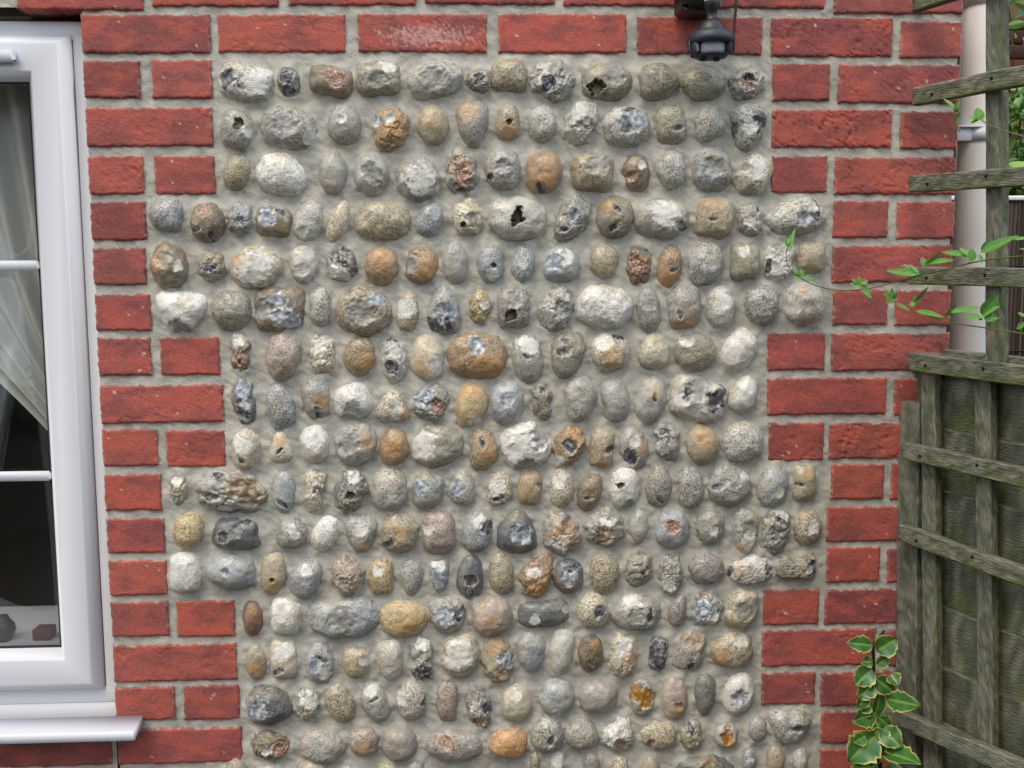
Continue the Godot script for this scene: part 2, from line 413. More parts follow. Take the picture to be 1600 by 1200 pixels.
func cobble_rows() -> PackedStringArray:   # tone, shape, centre x y, width, height, tilt, then faces: kind x,y,size in percent
	return PackedStringArray([
		"pale b 264 1865 88 61 -18 K-55,15,34 K-15,-20,18 W35,5,48", "dark o 333 1867 40 50 0 K-5,25,38 K-10,-45,40", "brown b 402 1869 73 49 -10 P20,15,42",
		"olive b 478 1872 73 57 5 W45,60,30 G0,-10,40", "grey o 246 1791 56 69 0 H20,18,20 W70,-10,22", "grey o 330 1793 95 71 -10 G-5,15,45 W72,-42,24",
		"grey o 421 1799 56 67 0 W-5,20,18", "orange c 497 1793 60 80 -15 O10,-10,50 B-65,25,25 W0,30,18", "tan o 244 1722 44 61 -18",
		"white e330 317 1717 86 70 -14", "grey o 401 1720 47 72 0", "grey o 463 1719 57 73 0 G10,0,40",
		"pale o 571 1870 94 61 14 G0,0,50", "olive c 644 1869 47 42 0 K0,10,30", "tan b 693 1878 61 54 0",
		"grey c 766 1870 78 66 0 K-20,-12,30 G30,35,36", "tan o 566 1797 52 65 0 O5,10,32", "grey t270 632 1799 57 77 0 O-35,62,40",
		"tan e90 691 1803 44 62 0 H0,-5,16 O0,-45,45", "pale o 748 1799 51 62 0", "pale c 812 1799 56 78 -22 G20,-5,34",
		"grey o 541 1710 73 74 0 W12,-5,52", "grey c 613 1720 57 81 0 P0,5,45 H-10,-78,20", "grey o 682 1725 61 69 0 H-62,-32,14 G0,10,32",
		"orange o 750 1721 62 70 0 O0,-40,50 K-10,-82,26", "olive o 854 1867 85 63 -6 H-42,-32,30 G30,30,42", "olive e240 939 1867 71 63 0",
		"olive o 1016 1867 77 59 0", "grey c 1088 1865 61 57 25 P-5,0,36 K10,25,22", "pale o 888 1796 82 70 0 B22,20,42 K0,-15,24 K10,70,14",
		"olive b 962 1799 52 67 4 K40,-20,20", "pale e240 1027 1799 55 63 0", "pale t280 1092 1795 62 81 -12 K45,20,38 K-75,-15,24 W0,0,30",
		"tan b 831 1721 72 66 0 G20,30,40", "brown o 905 1720 48 66 0 W28,30,20 P-50,-20,26", "pale o 964 1725 50 66 0",
		"blue o 1033 1725 68 74 0 G0,10,40", "cream b 1102 1715 57 70 -35 W10,30,50 G-20,-78,34 G-60,40,22", "blue t300 129 1651 60 58 0",
		"brown o 193 1640 59 63 0 P-5,58,30 K-55,-35,18 K25,-70,22", "blue c 247 1647 46 55 0 K15,-20,16", "brown b 302 1641 62 52 -8 B-30,35,45 K40,60,25",
		"pale o 359 1642 49 73 -20 W-30,-45,28", "brown o 128 1569 61 75 8 G-20,28,34 O-55,20,35 W50,0,20", "tan c 197 1570 46 53 0 K0,-10,30",
		"cream o 271 1566 85 71 0 W0,0,60 O-75,45,32", "pale e270 348 1570 52 66 0 W-5,-25,30", "white t265 144 1494 84 68 0 G0,-75,30",
		"olive o 227 1496 66 67 -12", "brown b 306 1496 85 78 0 B-5,35,35 W0,-10,32 B30,-45,38 G-60,0,34", "pale o 374 1499 41 67 0",
		"cream o 408 1641 35 77 -20 O-5,-65,42", "tan o 482 1642 91 68 0", "blue o 559 1644 44 61 -22",
		"cream c 620 1648 50 59 0 H-20,-45,17 G30,0,26", "dark c 411 1570 55 62 -10 K-20,35,40 K30,75,26 W-10,-45,42", "orange o 478 1569 56 64 -10 O10,35,45",
		"orange o 543 1567 57 64 -15 G-55,10,42 O35,-10,45", "grey o 600 1572 46 75 0", "blue e270 660 1570 50 67 0 H15,-8,14 W10,-45,30",
		"tan o 446 1494 90 84 -10 G-5,0,48 B48,42,20", "tan o 520 1490 40 72 -8 W-5,20,48", "blue t90 580 1493 58 83 0 B5,-10,40 K-55,-55,34 K30,-62,22",
		"yellow c 640 1496 39 61 0 W40,15,22", "pale o 705 1644 100 72 -6 H-2,5,21", "grey c 797 1645 52 88 -32 B5,15,22 K-55,-40,14",
		"olive o 869 1646 63 72 -15 O-35,42,36 K-5,-40,20 K0,35,15", "grey o 949 1644 93 66 -8 W15,20,46 K62,-40,24", "blue o 714 1571 41 64 -6 W0,0,25",
		"blue e100 779 1569 65 62 0 W15,35,36 B-40,10,40", "tan e270 851 1572 52 59 0", "brown c 911 1568 44 67 0 P-20,-10,44 K40,65,18 O45,20,30",
		"orange o 962 1564 45 75 -6 O-10,-45,45 K20,-15,14", "pinkgrey b 698 1496 57 72 0 H-15,-32,22 G10,40,40", "pale c 770 1492 57 79 -20 G25,5,32",
		"white o 852 1496 99 74 -6", "grey o 927 1491 43 81 6 G-5,30,36", "grey b 988 1495 57 74 0 O0,-75,50 K-30,-30,15",
		"tan b 1039 1645 64 69 -8 O-20,50,38 K-25,-10,12", "grey c 1099 1642 44 63 8 K45,45,18 W-10,-10,26", "pale e185 1175 1645 102 63 12 B22,-5,28 K62,45,22 K50,10,18 W50,50,20",
		"grey o 1025 1568 62 76 -14", "olive b 1092 1571 53 65 0 W-20,50,24", "white c 1150 1574 55 70 -8 W-5,-10,62 O78,0,24 G-10,72,40 K-65,-30,18",
		"tan b 1206 1578 50 57 0", "pale o 1051 1494 53 76 0 W0,25,40", "grey o 1123 1498 60 70 0",
		"pale o 1195 1499 70 76 15 W-68,-20,28 O-20,50,20", "brown p90 239 1424 41 71 0 P0,-15,36 W0,70,40 K0,-35,16", "pinktan e265 310 1416 62 83 -8",
		"cream c 376 1420 45 72 0 W-20,35,38 O20,-75,30", "ochre o 437 1416 54 71 -10 O52,-15,45", "pale c 495 1411 44 83 0 K-10,-25,34 K15,78,24 W10,25,35",
		"dark c 242 1342 39 86 10 K-5,-40,34 B0,50,34 W10,-10,22", "blue e95 303 1333 51 80 6", "grey o 363 1345 50 75 8 K15,-48,24 O35,-5,34",
		"white o 426 1340 68 65 8 G-5,-45,36", "cream t85 493 1331 57 57 0 W15,-15,34 O70,-40,30", "cream o 242 1261 52 71 -8 W-25,35,40 K-18,-45,20",
		"cream t90 302 1262 41 58 4 O-5,45,42 K0,-10,14", "white o 360 1267 52 69 0 W8,40,50", "grey o 428 1266 68 76 -28 G-25,15,45 O55,20,36",
		"orange o 492 1261 52 67 -8 O0,10,50", "cream o 552 1412 57 79 6 W52,-22,38 O-30,-35,30", "orange o 635 1415 105 79 -4 O35,-35,50 B0,45,24",
		"grey o 721 1409 56 88 6 W0,50,36 K-5,10,16", "olive e268 789 1415 61 84 -12 K-22,15,22 K-15,55,14", "grey c 556 1337 60 68 0 B-35,30,48 P35,-15,34",
		"yellow o 625 1331 56 79 -6 O0,55,38 W20,-60,22", "blue o 686 1334 58 75 0 B0,20,34", "olive p80 746 1338 43 66 8 K0,50,16",
		"grey e265 810 1338 59 81 -6", "olive o 566 1262 93 77 14 W-55,15,48", "ochre e105 643 1255 54 76 0 O30,0,40 K0,30,16",
		"white o 716 1259 85 80 8 W-5,0,60 G60,45,36 G0,-75,26", "orange c 792 1260 56 78 -22 W-60,-68,26 K0,5,34 O35,50,40", "cream o 861 1419 66 66 0 W-35,50,34 O5,-15,42 K45,75,18",
		"cream e225 936 1418 58 64 -15", "olive o 1008 1418 73 68 0 W-50,48,17", "white o 1084 1420 55 79 -28",
		"grey o 872 1336 50 82 6", "grey o 933 1335 54 86 -16 K15,15,14 O20,30,16", "pale b 1016 1337 101 76 -18 W-58,5,28 K-40,40,22 G5,55,42 K48,5,32 W-15,-50,30",
		"pale e95 1093 1343 50 73 -20 W30,45,34", "tan b 849 1255 44 74 -4 K55,-5,24 O0,-82,36", "grey o 903 1255 51 77 14 O52,0,40 K-25,-45,40 W0,30,26",
		"grey p75 962 1265 52 73 14 W-62,0,14 K-25,45,20", "tan o 1023 1258 58 70 0 O-5,42,40", "pale o 1092 1261 72 70 0",
		"olive c 128 1192 34 58 0 W-10,55,30", "grey c 216 1187 122 76 -10 T38,10,44 K-50,-10,18 K-30,70,16", "blue o 304 1186 42 77 0 K0,-50,22",
		"cream p90 356 1185 41 81 -8 K25,15,16", "yellow o 141 1121 53 63 0", "dark b 221 1114 80 54 -4 K-45,-5,28 G0,20,26 K30,70,24",
		"grey o 315 1114 55 57 0 W20,15,30", "white o 372 1111 45 64 -24", "white b 133 1047 54 70 0 W0,0,70",
		"blue e185 210 1048 83 63 -6 B-10,15,20", "tan o 281 1041 47 77 -8 H0,-12,14 O10,-55,38", "blue e70 338 1034 56 76 -22 W10,40,22",
		"grey c 417 1185 57 81 -18 H5,-8,18 W20,60,26", "pale o 483 1186 63 75 0", "grey o 549 1185 56 70 -12 B-42,25,38",
		"pale e195 607 1187 48 67 0 B-45,10,44", "cream c 672 1185 45 62 -8 W-10,15,44 K0,-40,20", "grey t272 434 1110 57 68 0 O25,-60,36 W0,30,30",
		"tan o 499 1111 65 70 -15 K-50,-40,22 O10,20,30", "pinktan b 567 1110 58 75 0 W-60,20,24", "blue o 633 1111 54 76 -12 K50,25,32 W10,50,28",
		"dark t85 701 1109 72 78 0 B20,0,36", "pinktan c 410 1036 62 68 -12 W60,-70,24", "yellow b 466 1034 45 66 0 W-10,40,30",
		"grey e265 518 1032 42 69 0", "blue t272 566 1033 39 64 0 B-25,-5,60 W0,72,34", "dark o 620 1031 48 80 0 K5,-5,30 K10,-60,24",
		"tan o 674 1035 47 76 6", "ochre b 724 1185 45 64 -6 K75,10,20", "cream o 779 1183 45 71 -6 W-20,45,35",
		"brown e65 828 1179 46 73 -14 K-15,-25,14", "white o 887 1184 56 75 -8 H-30,18,14 G30,-70,26", "grey o 948 1185 46 75 0 K10,-60,20",
		"grey o 1003 1181 50 76 0", "grey c 778 1104 69 75 0 O-10,15,42 W0,-25,34 O50,-25,34 P40,50,26", "grey c 855 1112 72 65 -6 T-10,-25,36 W-10,40,22",
		"pale o 913 1116 35 66 -4", "blue o 972 1109 61 69 0 P-5,20,30", "orange c 735 1030 57 78 -16 W-20,30,26 P-35,60,30 O10,-40,45",
		"dark o 790 1029 55 65 0 B0,5,38 K30,50,24", "tan o 854 1033 55 72 0", "olive c 913 1039 51 67 -6 K30,-20,18 G0,-60,30",
		"blue c 971 1027 45 75 0 W-20,-35,34", "grey o 1070 1184 74 75 0 K-50,10,18 W60,60,24 G0,45,44", "blue o 1148 1182 55 78 -14 W20,-15,24",
		"tan b 1204 1187 42 68 0 O0,45,26 K-60,0,16", "grey o 1039 1113 51 65 0 W15,-10,22", "pale e270 1101 1105 52 85 0 G20,10,36 W10,-35,34 O-40,-62,28",
		"grey c 1154 1103 52 88 -6 K25,45,24 G0,0,36 W20,75,24", "tan o 1211 1107 51 65 0 W20,10,34", "pinkgrey o 1033 1037 62 58 0",
		"white c 1110 1033 84 55 6 W10,0,46 O-42,10,28 K-80,0,22 K75,20,24", "olive p0 1194 1036 77 51 4 K62,10,30 W45,-5,18", "redbrown o 244 964 37 67 0 O10,45,26",
		"white b 302 967 53 69 -6 W-20,40,44 O85,10,22", "blue b 400 961 121 70 5 G0,10,40", "yellow o 504 958 85 66 0 O20,-10,48",
		"tan o 248 887 39 66 0 O-15,-15,44", "cream b 295 889 49 72 0 W0,45,42 K-35,-45,18", "blue e90 357 883 54 76 0 B-20,5,30 W30,-30,28 K20,25,16",
		"tan t40 422 884 51 64 0 W55,20,30", "pale e285 479 885 51 77 0", "dark e110 266 810 84 74 -4 B-35,-10,42",
		"pale c 336 810 45 68 -8 W0,25,40", "tan o 390 808 52 76 22", "grey o 452 807 47 76 22 W-20,60,28 K0,30,16",
		"pale o 515 810 53 71 0 W-62,15,26 H78,-5,14", "grey e280 581 963 67 65 0 K42,15,24 K75,40,20 B-10,10,40", "pinktan o 657 960 75 69 18 O-8,0,26",
		"dark b 747 962 92 50 6 W-30,-20,24 W80,30,16", "cream o 834 966 57 63 0 K30,10,30", "grey p90 534 884 50 86 0 K0,-45,34 W10,72,32",
		"cream o 601 891 67 80 -10 W-5,15,50", "tan c 667 880 52 86 4 O-10,65,36 B48,10,32 O-10,-70,30", "blue e262 725 893 54 75 0",
		"pale e270 779 891 47 90 -8", "brown o 830 889 47 70 0 O25,45,26 K0,-35,14", "pinktan b 577 807 39 76 0",
		"grey c 632 797 48 83 8 K45,-5,28 W-20,5,24 P-10,-62,26", "cream o 698 801 55 69 0 W0,50,26", "blue o 771 809 62 69 0 W0,-70,18",
		"pinkgrey o 843 808 71 59 0", "grey o 911 961 86 66 -4 W-15,50,34 G0,0,34 K45,-5,20", "pinkgrey e80 983 963 36 63 -14",
		"blue c 1036 965 55 70 0 P-20,65,26 B0,10,45 W20,-45,30", "cream b 1098 963 56 73 -20 G20,10,50 O-62,-60,28", "cream c 888 882 54 82 -8 W-10,40,36 O30,5,26",
		"dark b 950 885 35 67 -8 K-20,0,60 K15,-45,40", "grey b 1007 890 49 76 -20 T10,50,38 K0,-60,26", "tan e180 1080 887 79 68 0 O-50,-10,34 W40,62,26",
		"grey o 923 804 47 71 0 A0,15,55", "pinktan o 980 802 49 81 0 P30,-25,20 O20,-60,26", "darkgrey e270 1035 807 42 79 0",
		"white o 1095 808 55 77 -10 W15,5,34 B-10,-10,40", "brown c 268 734 74 52 0 P50,-10,34 W-15,-15,22", "grey o 357 729 81 62 0",
		"pinktan o 430 737 54 57 0 O0,-25,36", "pinkgrey o 492 732 61 67 10", "pinkgrey o 589 725 101 60 -4 P-30,40,26",
		"apricot e190 684 727 71 64 8 O0,10,55", "grey o 754 741 60 69 0 K10,-10,20", "grey o 814 739 63 58 0",
		"tan o 731 688 20 51 0", "white o 772 689 27 50 0 W0,20,40", "grey o 832 684 34 48 0",
		"white c 879 739 60 55 12 W-10,30,46 T10,-45,34", "cream o 953 735 66 55 0 P-45,-40,24", "olive c 1012 732 41 58 0 K-10,45,24",
		"grey o 1074 730 44 48 0 A0,5,46 P0,60,30", "blue o 1130 740 37 52 0", "grey t268 1188 744 77 63 0 K20,10,22",
		"cream o 883 673 34 51 0", "tan o 939 672 34 49 0", "dark o 1036 665 104 58 0 T10,20,40",
		"blue o 1116 682 29 53 0 B0,30,40", "tan o 1164 683 36 54 0", "pale o 1210 682 31 53 0",
		"tan o 205 682 40 54 0", "grey o 263 676 67 54 0", "pinktan o 339 680 58 57 0",
		"grey o 403 669 56 57 0", "tan o 471 669 49 55 0", "pinkgrey o 518 673 38 57 0",
		"tan o 294 517 53 61 -11 W-29,20,24", "grey b 359 519 48 58 10 W-33,20,24", "grey c 424 515 53 66 -10 W-27,20,24",
		"pale o 493 515 54 66 -7 W-16,20,24", "tan c 560 516 51 55 12 W37,20,24", "blue b 629 519 56 57 -10 W-9,20,24",
		"tan o 702 519 61 58 -15 W-3,20,24", "blue c 780 519 64 57 -2 W14,20,24", "tan b 860 518 65 56 -8 W-1,20,24",
		"grey o 934 511 54 61 5 W-5,20,24", "grey b 1007 516 62 56 6 W-15,20,24", "olive o 1077 518 48 58 -10 W5,20,24",
		"blue c 296 446 59 57 13 W1,20,24", "grey o 366 442 49 66 3 W38,20,24", "pale o 442 443 73 56 -6 W18,20,24",
		"grey c 516 439 46 58 8 W1,20,24", "tan c 577 443 46 56 9 W12,20,24", "grey o 652 442 73 63 -9 W16,20,24",
		"pale c 730 444 55 63 15 W-20,20,24", "grey o 801 443 56 54 -1 W-19,20,24", "tan c 872 439 57 61 -9 W14,20,24",
		"grey o 942 438 52 54 8 W-19,20,24", "blue o 1016 438 65 62 0 W34,20,24", "tan o 1090 439 53 62 -6 W12,20,24",
		"pale b 1164 441 66 57 -1 W12,20,24", "grey o 298 370 61 61 -8 W14,20,24", "pale b 379 367 72 54 -14 W-8,20,24",
		"pale o 457 367 54 60 12 W-7,20,24", "tan o 524 369 50 63 -12 W32,20,24", "blue o 593 371 58 60 -13 W15,20,24",
		"grey o 663 369 52 58 6 W20,20,24", "blue c 740 370 71 62 -9 W-6,20,24", "olive b 818 365 56 58 15 W40,20,24",
		"pale o 894 370 67 63 -11 W-6,20,24", "grey o 976 371 67 63 0 W11,20,24", "pale o 1054 367 58 56 -15 W38,20,24",
	])


func house_wall() -> void:
	var wall := thing("house_wall", "red brick house wall with a large panel of flint cobbles set in mortar", "wall")
	part("wall_core", box_mesh(Vector3(0.012, 0, -0.28), Vector3(1.447, 2.6, -0.055)), mats.plain_mortar, wall)
	part("wall_core", box_mesh(Vector3(-1.9, 1.985, -0.28), Vector3(0.012, 2.6, -0.055)), mats.plain_mortar, wall)
	part("wall_core", box_mesh(Vector3(-1.9, 0, -0.28), Vector3(0.012, 0.765, -0.055)), mats.plain_mortar, wall)
	part("wall_core", box_mesh(Vector3(-1.9, 0.765, -0.28), Vector3(-1.21, 1.985, -0.055)), mats.plain_mortar, wall)
	var stones := cobble_rows()
	mortar_bed(wall, stones)
	var rng := RandomNumberGenerator.new()
	rng.seed = 77
	for row in brick_rows():
		var t := row.split(" ", false)
		var x0 := float(t[1])
		var x1 := float(t[2])
		var y0 := float(t[3])
		var y1 := float(t[4])
		var o := part("brick", brick(x1 - x0, y1 - y0, t[0][0], int(t[0][1]), rng, Vector2(x0, y0)), mats.red_brick, wall, Vector3(x0 + x1, y0 + y1, 0) * 0.0005)
		o.rotation.z = rng.randf_range(-0.004, 0.004)
	var n := 0
	for row in stones:
		n += 1
		cobble(row, n, wall)


func brick(w: float, h: float, tone: String, folds: int, rng: RandomNumberGenerator, off: Vector2) -> ArrayMesh:
	var base: Color = {"r": rgb(171, 82, 79), "m": rgb(153, 75, 74), "p": rgb(120, 60, 66), "o": rgb(184, 86, 72), "b": rgb(172, 84, 78), "d": rgb(134, 65, 60)}[tone]
	base = base.lerp(rgb(164, 98, 88), 0.06 + rng.randf() * 0.4) * rng.randf_range(0.80, 1.08)
	base = base.lerp(rgb(132, 66, 72) if rng.randf() < 0.5 else rgb(192, 96, 72), rng.randf() * 0.4)
	var nx := int(w / 2.7)
	var ny := 26
	var pts := PackedVector3Array()
	var cols := PackedColorArray()
	var shift := rng.randf() * 900.0
	var slope := rng.randf_range(-0.6, 0.6)
	var specks: Array[Vector3] = []
	for i in rng.randi_range(-2, 3):
		specks.append(Vector3(rng.randf_range(0.1, 0.9) * w, rng.randf_range(0.1, 0.9) * h, rng.randf_range(0.0, 1.2)))
	for j in range(-1, ny + 1):
		for i in range(-1, nx + 1):
			var skirt := i < 0 or j < 0 or i >= nx or j >= ny
			var u := clampf(float(i) / (nx - 1), 0, 1)
			var v := clampf(float(j) / (ny - 1), 0, 1)
			# closer rows at the edges
			u = lerpf(u, smoothstep(0.0, 1.0, u), 0.35)
			v = lerpf(v, smoothstep(0.0, 1.0, v), 0.45)
			var x := (u - 0.5) * w
			var y := (0.5 - v) * h
			var edge := minf(minf(u, 1 - u) * w, minf(v, 1 - v) * h)
			var near := exp(-edge / 5.0)
			var ex := soft.get_noise_2d(y * 3.0 + shift, signf(x) * 70 + shift) * 1.8 + grit.get_noise_2d(y * 2 + shift, signf(x) * 30) * 0.7
			var ey := soft.get_noise_2d(x * 2.0 + shift, signf(y) * 90 - shift) * 2.6 + grit.get_noise_2d(x * 1.5 + shift, signf(y) * 40) * 0.8
			x += ex * near * (1.0 if absf(u - 0.5) > 0.4 else 0.0)
			y += ey * near * (1.0 if absf(v - 0.5) > 0.3 else 0.0)
			var round_ := maxf(0.0, 1.0 - edge / 3.5)
			var z := -1.9 * round_ * round_
			var p := Vector2(x + shift, y - shift * 0.7)
			z += lumps.get_noise_2d(p.x * 0.7, p.y) * 0.55 + grit.get_noise_2d(p.x, p.y * 1.6) * 0.3
			var fold := 0.0
			if folds > 0:
				var warp := soft.get_noise_2d(p.x * 0.8 + 300, p.y * 0.8) * 26.0
				var q := ridge.get_noise_2d((x * 0.35 + y * slope * 0.4) + shift, (y + warp + x * slope * 0.25) * 2.4)
				fold = pow(maxf(0.0, 1.0 - absf(q) * 7.0), 1.6)
				var where := smoothstep(-0.15, 0.25, soft.get_noise_2d(p.x * 0.7 - 500, p.y * 0.7 + 200) + 0.12 * (folds - 1))
				z -= fold * where * (1.0 + 0.9 * folds)
			var c := base
			var tint := soft.get_noise_2d(p.x * 0.5 + 90, p.y * 0.9)
			c = c.lerp(rgb(190, 90, 72), clampf(tint * 1.4, 0, 0.6))
			c = c.lerp(rgb(118, 66, 66), clampf(-tint * 1.3, 0, 0.55))
			c = c.lerp(rgb(164, 108, 90), clampf(grit.get_noise_2d(p.x * 0.6, p.y * 0.6) * 0.5, 0, 0.3))
			if tone == "b":
				var bloom := smoothstep(0.0, 0.5, grit.get_noise_2d(p.x * 0.8, p.y * 0.5) + 0.9 - Vector2((x - 0.05 * w) / (0.38 * w), (y + 0.08 * h) / (0.32 * h)).length())
				c = c.lerp(rgb(222, 178, 172), bloom * 0.55)
			for s in specks:
				if Vector2(u * w - s.x, v * h - s.y).length() < s.z + 0.9 + grit.get_noise_2d(p.x * 3, p.y * 3) * 1.6:
					c = rgb(208, 186, 170)
					z += 0.8
			var smear := grit.get_noise_2d(p.x * 0.4 + 70, p.y * 0.4) - 0.25 + near * 0.5
			if near > 0.62 and smear > 0.27:
				c = c.lerp(rgb(178, 164, 150), clampf((smear - 0.27) * 3.0, 0, 0.55))
			if skirt:
				z = -60.0
			pts.append(Vector3(x, y, z) * 0.001)
			cols.append(c)
	return grid_mesh(pts, cols, nx + 2, ny + 2)


func mortar_bed(wall: Node3D, stones: PackedStringArray) -> void:
	var buckets := {}
	for row in stones:
		var t := row.split(" ")
		var s := [float(t[2]), float(t[3]), float(t[4]) * 0.5, float(t[5]) * 0.5, deg_to_rad(float(t[6]))]
		var kx := int(s[0] / 60.0)
		var ky := int(s[1] / 60.0)
		for i in range(kx - 1, kx + 2):
			for j in range(ky - 1, ky + 2):
				var key := i * 100 + j
				if not buckets.has(key):
					buckets[key] = []
				buckets[key].append(s)
	var sheet := func(x0: float, x1: float, y0: float, y1: float, step: float) -> ArrayMesh:
		var nx := int((x1 - x0) / step) + 1
		var ny := int((y1 - y0) / step) + 1
		var pts := PackedVector3Array()
		var cols := PackedColorArray()
		for j in ny:
			for i in nx:
				var x := x0 + i * step
				var y := y1 - j * step
				var broad := soft.get_noise_2d(x, y)
				var drag := lumps.get_noise_2d(x * 0.55 + broad * 14, y * 1.5 + broad * 30)
				var tear := ridge.get_noise_2d(x * 0.9 + broad * 20, y * 2.2)
				var z := -5.0 + broad * 2.2 + drag * 1.25 + grit.get_noise_2d(x, y) * 0.55
				z -= maxf(0.0, 0.10 - absf(tear)) * 16.0 * smoothstep(-0.1, 0.35, lumps.get_noise_2d(x * 0.4 + 77, y * 0.4))
				var fillet := 0.0
				for s in buckets.get(int(x / 60.0) * 100 + int(y / 60.0), []):
					var dx: float = x - s[0]
					var dy: float = y - s[1]
					if absf(dx) > 85 or absf(dy) > 85:
						continue
					var c := cos(s[4])
					var k := sin(s[4])
					var d := (Vector2((dx * c + dy * k) / s[2], (dy * c - dx * k) / s[3]).length() - 1.0) * minf(s[2], s[3])
					fillet += exp(-maxf(d, 0.0) / 7.0)
				z += minf(fillet, 1.5) * (4.2 + 3.0 * lumps.get_noise_2d(x * 0.8 + 31, y * 0.8))
				z = minf(z, -1.2 + fillet * 3.0)
				var col := rgb(183, 180, 171).lerp(rgb(170, 168, 160), clampf(0.5 + drag * 0.9, 0, 1))
				col = col.lerp(rgb(196, 190, 176), clampf(broad * 0.9, 0, 0.5))
				col = col.lerp(rgb(144, 141, 132), clampf(-broad * 0.5 + grit.get_noise_2d(x * 0.4 + 9, y * 0.4) * 0.25, 0, 0.35))
				pts.append(Vector3(x, y, z) * 0.001)
				cols.append(col)
		return grid_mesh(pts, cols, nx, ny)
	part("mortar", sheet.call(4.0, 1450.0, 320.0, 2080.0, 3.6), mats.mortar, wall)
	part("mortar", sheet.call(-500.0, 4.0, 1981.0, 2080.0, 4.0), mats.mortar, wall)
	part("mortar", sheet.call(-500.0, 4.0, 320.0, 768.0, 5.0), mats.mortar, wall)


